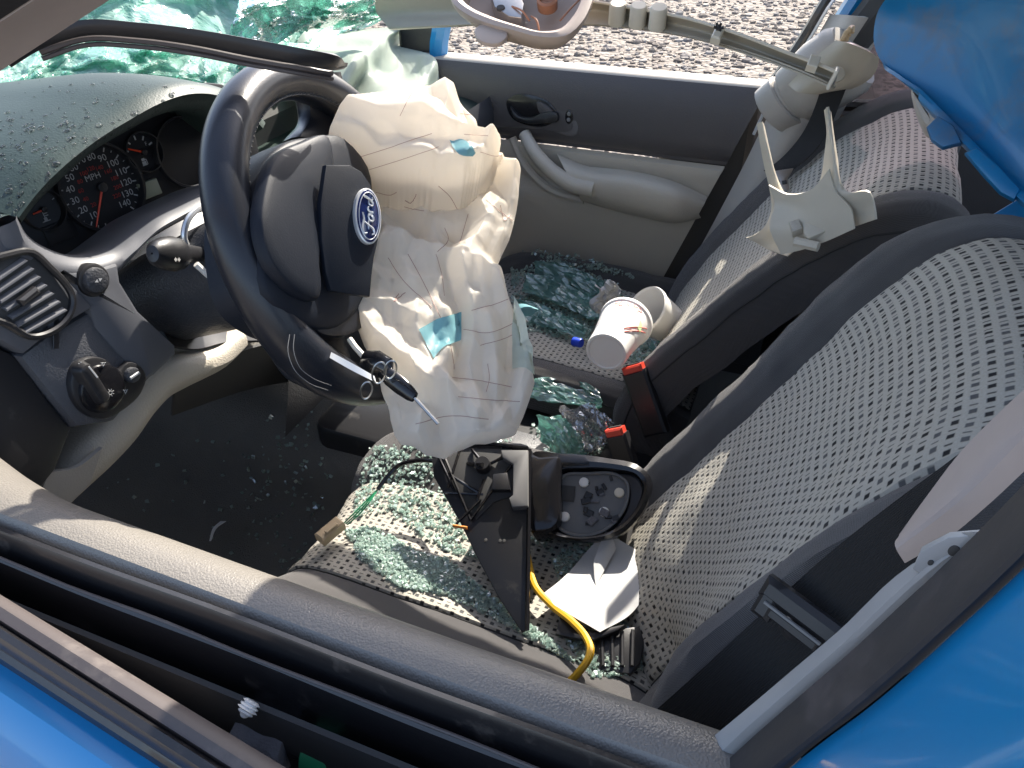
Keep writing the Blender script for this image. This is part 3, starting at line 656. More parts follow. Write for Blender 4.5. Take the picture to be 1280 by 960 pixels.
for (x, y, w_, h_) in ((0, .001, .0011, .008), (.0026, .003, .0036, .001), (.0026, .0005, .0036, .001), (0, -.005, .009, .0011), (0, -.0028, .0036, .0036)):   # thermometer
    ink.add([O + CF[1] * (t_[0] + x + a * w_ / 2) + CF[2] * (t_[1] - .008 + y + c * h_ / 2) + CF[3] * -.0104 for a, c in ((-1, -1), (1, -1), (1, 1), (-1, 1))], [(0, 1, 2, 3)])
for (x, y, w_, h_) in ((0, .0025, .0042, .003), (0, -.0016, .0052, .004), (-.0, -.004, .0066, .0009), (.0038, -.001, .0009, .0056), (.003, .002, .0016, .0009)):   # pump
    ink.add([O + CF[1] * (f_[0] - .001 + x + a * w_ / 2) + CF[2] * (f_[1] - .011 + y + c * h_ / 2) + CF[3] * -.0104 for a, c in ((-1, -1), (1, -1), (1, 1), (-1, 1))], [(0, 1, 2, 3)])
ink.build('dial_markings', M['digit'], da); red.build('dial_markings', M['digitred'], da)
gauge('rev_counter', (237, 190), .040, .040)
def needle(c, tip, r0):
    n_ = MB(); T = on(CF, [tip])[0]; c0 = O + CF[1] * c[0] + CF[2] * c[1] + CF[3] * -.004; t0 = O + CF[1] * T[0] + CF[2] * T[1] + CF[3] * -.005
    n_.tube([c0, c0.lerp(t0, .5), t0], lambda q: .0014 - .0006 * q, 6); n_.build('needle', M['needle'], da)
    h_ = MB(); h_.prism((c0 - CF[3] * .002, *CF[1:]), ell(r0, r0, 18), .006, .001, h0=.005); h_.build('needle_hub', M['black'], da)
needle(sc_, (123, 285), .0055); needle(f_, (163, 186), .0035); needle(t_, (44, 268), .003)
d_ = on(CF, [(192, 236)])[0]; e_ = MB(); e_.prism((O + CF[1] * d_[0] + CF[2] * d_[1] - CF[3] * .006, *CF[1:]), rrect(.025, .019, .001, 3), .006, .001); e_.build('clock_display', M['lcd'], da)
d_ = on(CF, [(81, 290)])[0]; e_ = MB(); e_.prism((O + CF[1] * d_[0] + CF[2] * d_[1] - CF[3] * .008, *CF[1:]), rrect(.034, .021, .001, 3), .006, .001); e_.build('odometer_display', M['dial'], da)
# fascia, plane facing the driver
FN = V((1, -.04, .16)); FF = frame(U(90, 430, x=-.635), (.04, 1, 0), FN)
def fas(name, pts, m, d, b, h0=0, n=None, parent=None):
    q = on(FF, pts); q = smooth2(q, n) if n else q
    k = MB(); k.prism(FF, q, d, b, 0, h0); return k.build(name, m, parent or da)
# light grey trim: foot of the rim sweeping under the gauges round the column opening
tr_ = MB(); ins = [(20, 268), (34, 296), (62, 316), (100, 326), (140, 318), (168, 298), (196, 276), (222, 262), (250, 248), (276, 236), (300, 228)]
outs = [(4, 282), (20, 322), (48, 345), (95, 352), (135, 350), (158, 330), (186, 300), (214, 282), (240, 268), (272, 254), (300, 246)]
a_ = [U(*q, x=XR + .006) for q in ins]; c_ = [U(*q, x=XR + .012) for q in outs]
tr_.loft([[q + V((-.07, 0, -.012)) for q in a_], a_, [(p + q) / 2 + V((.006, 0, 0)) for p, q in zip(a_, c_)], c_, [q + V((-.06, 0, -.02)) for q in c_]], 60, 24)
tr_.build('cluster_surround', M['panel'], da)
fas('switch_panel', [(28, 318), (60, 330), (110, 342), (150, 330), (153, 352), (175, 388), (222, 432), (222, 444), (195, 470), (168, 486), (178, 470), (150, 445), (120, 410), (112, 384), (70, 340)], M['panel'], .05, .006, -.001)
fas('grained_panel', [(28, 446), (60, 422), (118, 388), (150, 420), (178, 452), (206, 458), (172, 500), (148, 528), (100, 536), (66, 494)], M['panelgrain'], .09, .008, -.004)
fas('vent_panel', [(-60, 250), (0, 287), (24, 293), (70, 334), (116, 384), (60, 418), (30, 442), (0, 426), (-60, 400)], M['panel'], .06, .004, .002)
fas('vent_panel_side', [(-60, 418), (0, 432), (30, 446), (66, 496), (100, 538), (80, 590), (40, 640), (-60, 560)], M['black'], .10, .004, -.012)
# air vent: frame, dark duct, seven slats and a thumb tab
vt = fas('air_vent_duct', [(-30, 330), (8, 316), (34, 314), (56, 332), (88, 380), (84, 390), (34, 420), (6, 404), (-30, 380)], M['deep'], .03, .001, .0035)
q4 = on(FF, [(-16, 326), (32, 316), (84, 384), (30, 418), (-16, 392)])
fr = MB(); loop = [FF[0] + FF[1] * a + FF[2] * c + FF[3] * .006 for a, c in smooth2(on(FF, [(-34, 336), (6, 318), (34, 315), (55, 332), (86, 378), (84, 388), (34, 420), (2, 404), (-34, 390)]), 50)]
fr.tube(loop, .0035, 8, closed=True); fr.build('vent_frame', M['black'], da)
for k in range(7):
    t = k / 6; A = V((-16 + 42 * t, 357 + 60 * t, 0)); Bp = V((31 + 50 * t, 324 + 62 * t, 0))
    a0 = UPl(A.x, A.y, FF[0] + FF[3] * .006, FF[3]); b0 = UPl(Bp.x, Bp.y, FF[0] + FF[3] * .006, FF[3])
    ux = (b0 - a0); L = ux.length; s = MB(); s.box(frame((a0 + b0) / 2, ux, V((.4, -.04, .9))), L, .0065, .0028, .0010); s.build('vent_slat', M['panel'], da)
s = MB(); c = UPl(35, 370, FF[0] + FF[3] * .012, FF[3]); s.box(frame(c, UPl(45, 362, FF[0], FF[3]) - UPl(25, 378, FF[0], FF[3]), FF[3]), .020, .007, .010, .0025); s.build('vent_tab', M['black'], da)
for k in range(4):
    s = MB(); a0 = UPl(12 + k * 15, 352 + k * 17, FF[0] + FF[3] * .001, FF[3]); b0 = UPl(40 + k * 14, 366 + k * 17 - 14, FF[0] + FF[3] * .001, FF[3])
    s.box(frame((a0 + b0) / 2, b0 - a0, FF[3]), .006, .05, .002, .0005); s.build('vent_vane', M['black'], da)
# round dimmer button
d2 = on(FF, [(117, 350)])[0]; C0 = FF[0] + FF[1] * d2[0] + FF[2] * d2[1]
s = MB(); s.prism((C0 + FF[3] * .002, *FF[1:]), ell(.0175, .0165, 32), .01, .003); btn = s.build('dimmer_bezel', M['black'], da)
s = MB(); s.prism((C0 + FF[3] * .007, *FF[1:]), ell(.0130, .0125, 32), .01, .003); s.build('dimmer_button', M['dash'], da)
s = MB()
for sg in (1, -1): s.add([C0 + FF[1] * (sg * x) + FF[2] * y + FF[3] * .0074 for x, y in ((.0008, .0018), (.0045, 0), (.0008, -.0018))], [(0, 1, 2)])
s.build('button_mark', M['digit'], da)
# headlamp switch
d3 = on(FF, [(124, 485)])[0]; S0 = FF[0] + FF[1] * d3[0] + FF[2] * d3[1]
fas('lamp_switch_bezel', [(86, 474), (92, 456), (112, 446), (132, 450), (144, 464), (158, 452), (172, 456), (181, 470), (176, 488), (150, 514), (128, 524), (104, 516), (90, 498)], M['black'], .01, .003, .004, 44)
s = MB(); s.prism((S0 + FF[3] * .008, *FF[1:]), ell(.0255, .0245, 40), .01, .003); s.build('lamp_switch', M['blackg'], da)
s = MB(); kx = UPl(137, 502, S0, FF[3]) - UPl(108, 456, S0, FF[3]); KF = frame(UPl(121, 480, S0 + FF[3] * .016, FF[3]), kx, FF[3])
s.prism(KF, rrect(.046, .014, .006, 6), .012, .004, taper=.002); s.build('lamp_knob', M['black'], da)
s = MB(); P0, P1 = UPl(111, 458, KF[0] + FF[3] * .001, FF[3]), UPl(122, 472, KF[0] + FF[3] * .001, FF[3]); s.box(frame((P0 + P1) / 2, P1 - P0, FF[3]), (P1 - P0).length, .0016, .0008, .0002); s.build('knob_pointer', M['digit'], da)
s = MB()
def sunmark(px, r_, n=8):
    mb = MB()
    c = UPl(px[0], px[1], S0 + FF[3] * .0086, FF[3]); G = []
    for k in range(n):
        a = 2 * math.pi * k / n; d = FF[1] * math.cos(a) + FF[2] * math.sin(a); mb.tube([c + d * r_ * .65, c + d * r_], .00035, 5)
    mb.tube([c + (FF[1] * math.cos(a) + FF[2] * math.sin(a)) * r_ * .45 for a in np.linspace(0, 6.28, 14)], .00035, 5)
    mb.build('switch_symbol', M['digit'], da)
sunmark((138, 491), .0042); sunmark((101, 456), .003, 6); sunmark((157, 489), .003, 3); sunmark((129, 455), .003, 3)
d5 = on(FF, [(160, 468)])[0]; D5 = FF[0] + FF[1] * d5[0] + FF[2] * d5[1]
s = MB(); s.prism((D5 + FF[3] * .010, *FF[1:]), ell(.0085, .008, 24), .008, .002); s.build('fog_switch', M['dash'], da)
s = MB(); s.box((D5 + FF[3] * .0104, *frame(D5, UPl(166, 464, D5, FF[3]) - UPl(154, 472, D5, FF[3]), FF[3])[1:]), .012, .003, .002, .0006); s.build('switch_bar', M['silver'], da)
# column opening and the dark knee bolster, beige trim under it
s = MB()
s.loft([[U(*q, x=-.80) for q in ((150, 320), (200, 285), (260, 262), (330, 250))], [U(*q, x=-.74) for q in ((160, 345), (210, 330), (265, 320), (330, 310))], [U(*q, x=-.70) for q in ((185, 385), (225, 390), (270, 395), (330, 400))], [U(*q, x=-.665) for q in ((215, 432), (245, 436), (280, 428), (330, 425))]], 20, 20, thick=.004)
s.build('column_opening', M['black'], da)
s = MB()
kt = [(308, 420), (285, 440), (255, 450), (226, 454), (205, 462), (182, 482), (160, 512), (120, 556), (92, 590), (58, 625)]
kb = [(303, 438), (285, 456), (262, 468), (240, 478), (215, 492), (196, 512), (170, 548), (140, 580), (112, 606), (76, 640)]
ka = [U(*q, x=-.655) for q in kt]; kc = [U(*q, x=-.662) for q in kb]
s.loft([[q + V((-.06, 0, .0)) for q in ka], ka, [(p + q) / 2 + V((.006, 0, 0)) for p, q in zip(ka, kc)], kc, [q + V((-.08, 0, -.03)) for q in kc]], 40, 20)
s.build('knee_trim', M['taupe'], da)
s = MB(); fl_ = [(40, 600), (66, 592), (60, 612), (100, 604), (60, 650), (30, 660)]
s.loft([[U(*q, x=-.64) for q in ((62, 590), (95, 585), (128, 560))], [U(*q, x=-.65) for q in ((40, 640), (70, 640), (112, 606))]], 10, 6, thick=.004); s.build('lower_flap', M['greytrim'], da)
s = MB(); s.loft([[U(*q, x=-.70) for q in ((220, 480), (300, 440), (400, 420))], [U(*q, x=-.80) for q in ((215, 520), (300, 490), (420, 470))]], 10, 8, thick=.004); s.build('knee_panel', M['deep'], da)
# pedals far down in the footwell
for (px, py, ww, hh) in ((455, 545, .07, .06), (392, 590, .06, .10)):
    s = MB(); c = U(px, py, x=-1.0); s.box(frame(c, (0, 1, 0), (.8, 0, .6)), ww, hh, .012, .004); s.tube([c, c + V((-.12, 0, .2))], .008, 8); s.build('pedal', M['rubber'], da)
# ------------------------------------------------------------------ steering column and wheel
WC = V((-.452, .632, 1.004)); WN = V((math.cos(.413) * math.cos(.118), math.sin(.118), math.sin(.413) * math.cos(.118))).normalized()
WA = WN.cross(V((0, 0, 1))).normalized() * -1; WB = WN.cross(WA); WF = (WC, WA, WB, WN)
if WB.z < 0: WF = (WC, -WA, -WB, WN); WA, WB = -WA, -WB
co_ = thing('steering_column', 'black steering column shroud with indicator stalk behind the wheel', 'steering column', tuple(WC - WN * .30))
s = MB(); ringed(s, WC - WN * .32, WN, [(0, .05), (.05, .058), (.16, .066), (.215, .07), (.235, .066), (.24, .03)], 28, .85); s.build('column_shroud', M['dash'], co_)
s = MB(); ringed(s, WC - WN * .085, WN, [(0, .03), (0, .07), (.012, .074), (.018, .070), (.02, .03)], 28, .95); s.build('clock_spring', M['black'], co_)
s = MB(); s.tube([U(*q, x=-.62) for q in ((240, 318), (230, 296), (234, 276), (246, 262), (262, 254))], .0035, 8, 16); s.build('shroud_edge', M['silver'], co_)
s = MB(); a0 = U(190, 317, x=-.575); a1 = U(262, 318, x=-.60); ax = (a1 - a0)
L = ax.length; u_ = ax.normalized(); pa = u_.cross(V((1, 0, .3))).normalized(); pb = u_.cross(pa)
G = [[a0 + u_ * t + pa * (r_ * math.cos(q)) + pb * (r_ * .8 * math.sin(q)) for q in [2 * math.pi * k / 22 for k in range(22)]] for t, r_ in ((0, .001), (.001, .008), (.006, .0125), (.02, .0165), (.035, .0178), (.048, .0160), (.058, .0105), (.09, .008), (.14, .008))]
s.grid(G, True); st_ = s.build('indicator_stalk', M['black'], co_)
s = MB(); C = U(219, 321, x=-.575); AFr = frame(C + V((.013, -.010, .004)), u_, EYE - C)
for sg in (1, -1): s.add([AFr[0] + AFr[1] * (sg * x) + AFr[2] * y for x, y in ((.0006, .0011), (.0026, .0011), (.0026, .0026), (.0058, 0), (.0026, -.0026), (.0026, -.0011), (.0006, -.0011))], [(0, 1, 2, 3, 4, 5, 6)])
ar_ = s.build('arrow_mark', M['digit'], co_)
s = MB(); s.tube([U(245, 330, x=-.58), U(258, 342, x=-.575), U(276, 356, x=-.57)], .0035, 6); s.build('stalk_arm', M['white'], co_)

sw = thing('steering_wheel', 'black leather steering wheel with torn open hub cover', 'steering wheel', tuple(WC))
Rm, rr = .1640, .0212
def wp(a, r, h=0): return WC + (WA * math.cos(a) + WB * math.sin(a)) * r + WN * h
s = MB(); G = []
for i in range(120):
    a = 2 * math.pi * i / 120; thick = rr * (1 + .12 * math.exp(-((math.sin((a - 3.6) / 2)) ** 2) * 30)); row = []
    for k in range(20):
        q = 2 * math.pi * k / 20; row.append(wp(a, Rm + thick * math.cos(q) * .95, thick * 1.05 * math.sin(q)))
    G.append(row)
s.grid(G, True, True); s.build('rim', M['leather'], sw)
s = MB(); s.tube([wp(2 * math.pi * i / 90, Rm - rr * .86, rr * .45) for i in range(90)], .0011, 6, closed=True); s.build('rim_seam', M['black'], sw)
st2 = MB()
for i in range(150):
    a = 2 * math.pi * i / 150; st2.tube([wp(a, Rm - rr * .80, rr * .62), wp(a + .018, Rm - rr * .88, rr * .40)], .0005, 4)
st2.build('rim_stitching', M['blackthread'], sw)
def spoke(name, pts, m):   # flat curved spoke through wheel-plane pixels (left row, right row)
    s = MB(); rows = []
    for l, r_, h0, h1 in pts:
        pl = UPl(*l, WC + WN * h0, WN); pr = UPl(*r_, WC + WN * h1, WN); c = (pl + pr) / 2 - WN * .0; n_ = WN
        rows.append([pl - n_ * .012, pl, pl.lerp(pr, .3) + n_ * .008, pl.lerp(pr, .7) + n_ * .008, pr, pr - n_ * .012, pl.lerp(pr, .5) - n_ * .016])
    s.loft(rows, 24, 24, cu=True); s.build(name, m, sw)
spoke('spoke', [((345, 100), (425, 92), -.005, -.005), ((380, 118), (432, 118), -.012, -.012), ((384, 140), (440, 150), -.018, -.018), ((365, 172), (450, 185), -.02, -.02)], M['leather'])
spoke('spoke', [((330, 400), (420, 360), -.02, -.02), ((350, 440), (430, 420), -.015, -.015), ((372, 470), (440, 455), -.006, -.006), ((395, 482), (446, 480), .0, .0)], M['leather'])
# hub: padded body and the cover flap thrown open
HP = WC + WN * .022
def pad(name, pts, h, m, d, puff, n=44, parent=sw, F=None):
    F = F or frame(HP, WA, WN); q = smooth2(on((HP + WN * h, *F[1:]), pts), n); cx = sum(a for a, c in q) / n; cy = sum(c for a, c in q) / n
    s = MB(); G = []
    for k, hh in ((1.0, -d), (1.01, -d * .5), (1.0, -.004), (.985, 0), (.96, puff * .25), (.85, puff * .6), (.6, puff * .9), (.3, puff), (.02, puff)):
        G.append([HP + WN * (h + hh) + F[1] * (cx + (a - cx) * k) + F[2] * (cy + (c - cy) * k) for a, c in q])
    s.grid(G, True); s.f.append(tuple(range(len(s.v) - n, len(s.v)))); return s.build(name, m, parent)
pad('hub_body', [(322, 230), (332, 200), (352, 180), (392, 170), (430, 172), (456, 200), (462, 300), (455, 372), (420, 410), (372, 402), (335, 370), (318, 300)], .0, M['padlea'], .06, .008)
pad('hub_cover', [(330, 235), (345, 195), (375, 178), (412, 172), (418, 210), (412, 270), (402, 300), (398, 340), (400, 372), (372, 365), (340, 330), (326, 285)], .014, M['padlea'], .012, .005)
pad('hub_lower', [(380, 372), (440, 350), (470, 380), (452, 410), (425, 420), (395, 412)], -.004, M['leather'], .02, .002)
# cover flap
fp = [(412, 206), (440, 206), (462, 226), (474, 262), (472, 300), (466, 335), (462, 371), (440, 368), (412, 362), (404, 330), (402, 280), (406, 240)]
FH = frame(U(440, 280, y=.580), V((.10, .9, .12)), V((.62, -.72, .22)))
fq = on(FH, [(408, 206), (438, 206), (452, 214), (463, 230), (471, 252), (475, 278), (473, 300), (468, 322), (465, 345), (463, 371), (440, 368), (414, 363), (407, 340), (402, 300), (401, 255)])
s = MB(); s.prism(FH, fq, .006, .0015); s.build('hub_flap', M['padlea'], sw)
bd = on(FH, [(457.5, 271)])[0]; bx = on(FH, [(457.5, 236), (457.5, 306), (441, 268), (474, 274)])
by = V(bx[1]) - V(bx[0]); bw = V(bx[3]) - V(bx[2])
BF = frame(FH[0] + FH[1] * bd[0] + FH[2] * bd[1] + FH[3] * .001, -(FH[1] * by.x + FH[2] * by.y), FH[3]); ba, bb = by.length / 2, bw.length / 2
s = MB(); s.prism((BF[0] + BF[3] * .003, *BF[1:]), ell(ba, bb, 44), .004, .001); bg = s.build('badge', M['silver'], sw)
s = MB(); s.prism((BF[0] + BF[3] * .0036, *BF[1:]), ell(ba * .93, bb * .88, 44), .002, .0006); o = s.build('badge_field', M['badgeblue'], sw); o.parent = bg
s = MB(); s.tube([BF[0] + BF[3] * .0038 + BF[1] * a + BF[2] * c for a, c in ell(ba * .84, bb * .76, 40)], .0005, 5, closed=True)
def pen(stroke, wd=.0011):
    P = cat([BF[0] + BF[3] * .0039 + BF[1] * (x * ba) + BF[2] * (y * bb) for x, y in stroke], 22); s.tube(P, lambda t: wd * (.6 + .5 * math.sin(3.14 * t)), 6)
pen([(-.62, .16), (-.66, .36), (-.45, .48), (-.1, .40), (.08, .50)]); pen([(-.22, .42), (-.34, .05), (-.46, -.32), (-.60, -.36), (-.64, -.2)]); pen([(-.48, .04), (-.30, .07), (-.14, .04)], .0008)
pen([(-.02, .08), (-.16, -.04), (-.14, -.28), (0, -.28), (.07, -.06), (-.02, .08), (.10, .02)]); pen([(.16, .06), (.15, -.28), (.16, -.02), (.27, .10), (.33, .04)])
pen([(.56, .04), (.42, .02), (.38, -.22), (.48, -.28), (.58, -.08), (.68, .46), (.60, .0), (.60, -.26), (.70, -.22)])
o = s.build('badge_script', M['silver'], sw); o.parent = bg
# stitched leather join at the foot of the rim
s = MB(); s.tube([UPl(*q, WC + WN * .024, WN) for q in ((362, 418), (360, 440), (368, 462), (385, 478), (410, 488))], .0004, 5, 20); s.tube([UPl(*q, WC + WN * .024, WN) for q in ((368, 418), (367, 438), (374, 458), (390, 472), (414, 482))], .0004, 5, 20); s.build('leather_stitching', M['blackthread'], sw)

# ------------------------------------------------------------------ seats
PROF = [(0, 0), (.2, .001), (.42, .004), (.58, .008), (.645, .008), (.665, .002), (.69, .010), (.74, .026), (.82, .042), (.90, .044), (.96, .030), (.995, .0), (1.0, -.03), (.985, -.06)]
def pillow(seat, path, cy, hw, bol=1., arch=0., arch_at=None, fab=M['seatfab'], nv=90, ins='centre_panel', fr=.667, bname='bolster', wtop=None, lean=0., low=0., taper=0.):
    """closed upholstered body swept along path [(x, z)]; splits into a patterned centre and plain bolsters"""
    rs_ = lambda a: a * fr / .667 if a <= .667 else fr + (a - .667) * (1 - fr) / .333
    half = [V((rs_(a), d, 0)) for a, d in PROF]; hp = []
    for p, q in zip(half, half[1:]):
        for k in range(3): hp.append(p.lerp(q, k / 3))
    hp.append(half[-1]); sec = [(-p.x, p.y) for p in hp[::-1]] + [(p.x, p.y) for p in hp[1:]]
    P = cat([V((x, 0, z)) for x, z in path], nv); m = len(P); G = []; S = [0]
    for i in range(1, m): S.append(S[-1] + (P[i] - P[i - 1]).length)
    for i in range(m):
        t = (P[min(i + 1, m - 1)] - P[max(i - 1, 0)]).normalized(); n = V((-t.z, 0, t.x)); row = []; v = i / (m - 1)
        wv = hw * (wtop(v) if wtop else 1.)
        for s_, d in sec:
            k = bol(v) if callable(bol) else bol
            dd_ = d * (k if d > 0 else 1)
            p = P[i] + n * dd_ + V((0, cy + s_ * wv, 0))
            if arch: p = p - arch(v) * abs(s_) ** 3.2 * V((.42, 0, .9))
            if taper and s_ < 0: p.y += taper * max(0, min(1, (.86 - p.z) / .26)) * (abs(s_) / fr if abs(s_) < fr else (1 - abs(s_)) / (1 - fr))
            if low: p.x += low * max(0, min(1, (.86 - p.z) / .24)) ** 1.5 * max(0, -s_ + .3)
            p.z += (cy - p.y) * lean * min(1, max(0, (v - .15) / .3))
            p = p + n * (.0025 * fbm((p.x * 11, p.y * 11, p.z * 11), 2))
            row.append(p)
        G.append(row)
    nc = len(sec); i0 = next(j for j in range(nc) if sec[j][0] > -fr - .001); i1 = max(j for j in range(nc) if sec[j][0] < fr + .001)
    parts = []
    for nm, a, c, m_ in ((bname, 0, i0, M['bolster']), (ins, i0, i1, fab), (bname, i1, nc - 1, M['bolster'])):
        s = MB(); sub = [r[a:c + 1] for r in G]; uv = [[(G[i][j].y - cy, S[i]) for j in range(a, c + 1)] for i in range(m)]
        s.grid(sub, uv=uv); parts.append(s.build(nm, m_, seat))
    s = MB(); s.grid([[r[0], r[-1]] for r in G]) ; s.build('seat_filler', M['bolster'], seat)
    e0 = next(j for j in range(nc) if sec[j][1] > .02); e1 = nc - 1 - e0
    for col, nm in ((i0, 'piping'), (i1, 'piping'), (max(e0 - 3, 1), 'bolster_seam'), (min(e1 + 3, nc - 2), 'bolster_seam')):
        s = MB(); s.tube([G[i][col] for i in range(m)], .0016, 5); s.build(nm, M['piping'], seat)
    return parts, G
gp = 'front seats of the car'
ds = thing('front_seat', 'patterned grey cloth driver seat nearest the camera strewn with broken glass', 'car seat', (-.25, .60, .25), gp)
bpath = [(-.10, .44), (-.135, .50), (-.130, .56), (-.104, .61), (-.036, .735), (.032, .865), (.082, .965), (.110, 1.012), (.140, 1.045), (.175, 1.062), (.210, 1.058), (.240, 1.03), (.24, .96), (.20, .82), (.13, .6), (.10, .46)]
back_parts, GB = pillow(ds, bpath, .60, .252, .72, low=.085, taper=.10, arch=lambda v: .075 * min(1, max(0, (v - .15) / .3)), wtop=lambda v: 1 - .08 * max(0, 1 - abs(v - .5) / .25), nv=110)
cpath = [(-.51, .30), (-.548, .38), (-.565, .46), (-.560, .515), (-.530, .550), (-.47, .566), (-.38, .570), (-.25, .567), (-.15, .565), (-.06, .55), (-.02, .52)]
cush_parts, GC = pillow(ds, cpath, .615, .235, .62, nv=80, fr=.40, wtop=lambda v: .72 + .28 * min(1, v / .5) ** .8)
ps = thing('front_seat', 'patterned grey cloth passenger seat with glass and broken trim lying on it', 'car seat', (-.3, 1.29, .25), gp)
bpath2 = [(-.19, .42), (-.222, .48), (-.212, .54), (-.178, .61), (-.105, .72), (-.04, .815), (.02, .885), (.07, .928), (.11, .952), (.15, .962), (.185, .95), (.20, .91), (.17, .8), (.10, .65), (.04, .46)]
pback, GPB = pillow(ps, bpath2, 1.30, .25, .6, lambda v: .03 * min(1, max(0, (v - .15) / .3)), lean=-.08, wtop=lambda v: 1 - .06 * max(0, 1 - abs(v - .5) / .25), nv=100)
cpath2 = [(-.62, .30), (-.665, .36), (-.685, .42), (-.672, .455), (-.635, .48), (-.55, .493), (-.42, .493), (-.3, .485), (-.2, .475), (-.13, .45)]
pcush, GPC = pillow(ps, cpath2, 1.36, .255, .6, nv=70)
for seat, x0, cy in ((ds, -.3, .60), (ps, -.38, 1.29)):
    s = MB(); s.box(frame((x0, cy, .32), (1, 0, 0), (0, 0, 1)), .46, .46, .16, .04); s.build('seat_base', M['deep'], seat)
T_dc = bvh(*cush_parts); T_pc = bvh(*pcush); T_pb = bvh(*pback); T_db = bvh(*back_parts)

# belts
blt = thing('seat_belt', 'wide black seat belt strap beside the driver seat with a stop button', 'seat belt', tuple(U(960, 800, y=.34)))
s = MB(); s.loft([[U(*q, y=.345) for q in ((800, 905), (862, 850), (960, 760), (1050, 680), (1130, 618), (1200, 566), (1300, 480))], [U(*q, y=.325) for q in ((870, 960), (920, 900), (1040, 800), (1110, 738), (1180, 668), (1240, 616), (1340, 520))]], 40, 8, thick=.0015); s.build('webbing', M['belt'], blt)
s = MB(); c = U(992, 786, y=.328); BFm = frame(c, U(1040, 745, y=.328) - c, (-.15, -1, .55))
s.lathe((BFm[0], *BFm[1:]), [(.0005, .005), (.0035, .005), (.0042, .0038), (.0075, .0032), (.0085, .001), (.0085, -.001), (.0005, -.001)], 24); s.build('stop_button', M['black'], blt)
s = MB(); a0 = U(962, 733, y=.335); a1 = U(1045, 795, y=.315); ux = a1 - a0; SF = frame((a0 + a1) / 2, ux, (-.1, -1, .5))
s.box(SF, ux.length + .006, .014, .012, .0035); s.box(SF, ux.length - .01, .006, .004, .001, (0, -.012, .002)); s.box(SF, .012, .026, .011, .003, (-ux.length / 2 + .004, -.006, 0)); s.build('belt_loop', M['black'], blt)
s = MB(); s.tube([SF[0] + SF[1] * t + SF[2] * (-.0075) + SF[3] * .0062 for t in np.linspace(-ux.length * .42, ux.length * .42, 12)], .0012, 5); s.build('loop_ridge', M['mirrorgrey'], blt)
pb_ = thing('passenger_belt', 'black seat belt hanging down the passenger side pillar with metal tongue', 'seat belt', tuple(U(1000, 180, y=1.5)))
s = MB(); s.loft([[U(*q, y=y_) for q, y_ in (((1030, 95), 1.46), ((1022, 125), 1.46), ((998, 175), 1.46), ((968, 206), 1.45), ((955, 214), 1.44))], [U(*q, y=y_) for q, y_ in (((1062, 100), 1.45), ((1050, 130), 1.45), ((1032, 170), 1.44), ((1020, 188), 1.43), ((990, 214), 1.43))]], 24, 6, thick=.002); s.build('webbing', M['belt'], pb_)
s = MB(); TF = frame(U(981, 226, y=1.40), (1, .1, .05), (-.5, -.7, .5)); o_ = on(TF, [(965, 214), (992, 210), (989, 216), (985, 222), (987, 236), (980, 241), (974, 238), (975, 226)])
s.prism(TF, o_, .003, .0008); s.build('tongue', M['metal'], pb_)
s = MB(); s.prism((TF[0] + TF[3] * .0006, *TF[1:]), on(TF, [(977, 226), (983, 225), (984, 230), (978, 231)]), .001, .0002); s.build('tongue_slot', M['deep'], pb_)

# ------------------------------------------------------------------ driver airbag
ab = thing('driver_airbag', 'deflated white cloth airbag hanging creased out of the steering wheel', 'airbag', tuple(U(560, 330, y=.66)))
AP = V(U(540, 320, y=.66)); AN = V((.33, -.35, .88)).normalized()
LR = [(88, 544, 566), (100, 520, 577), (115, 497, 586), (130, 470, 596), (145, 446, 602), (165, 428, 613), (180, 416, 630), (195, 412, 655), (207, 418, 655), (222, 440, 654), (240, 458, 652), (258, 470, 648), (275, 474, 643), (292, 470, 634), (310, 462, 627), (330, 456, 629), (345, 450, 634), (355, 412, 637), (366, 410, 639), (376, 424, 641), (390, 442, 646), (410, 452, 653), (430, 461, 661), (450, 471, 669), (468, 478, 673), (488, 486, 667), (510, 489, 659), (530, 495, 650), (540, 502, 628), (550, 520, 588), (557, 536, 562)]
def pdist(poly, x, y):
    best = 1e9; sg = 0
    for (x1, y1), (x2, y2) in zip(poly, poly[1:]):
        dx, dy = x2 - x1, y2 - y1; t = max(0, min(1, ((x - x1) * dx + (y - y1) * dy) / (dx * dx + dy * dy))); qx, qy = x - x1 - dx * t, y - y1 - dy * t
        d = math.hypot(qx, qy)
        if d < best: best = d; sg = 1 if dx * qy - dy * qx > 0 else -1
    return best, sg
LOBE_T = [(405, 190), (418, 178), (432, 166), (465, 155), (500, 148), (525, 154), (545, 166), (562, 186), (575, 196), (592, 196), (608, 194), (626, 200)]
LOBE_B = [(405, 204), (425, 207), (448, 213), (470, 226), (500, 236), (540, 246), (575, 247), (598, 236), (612, 218), (622, 200)]
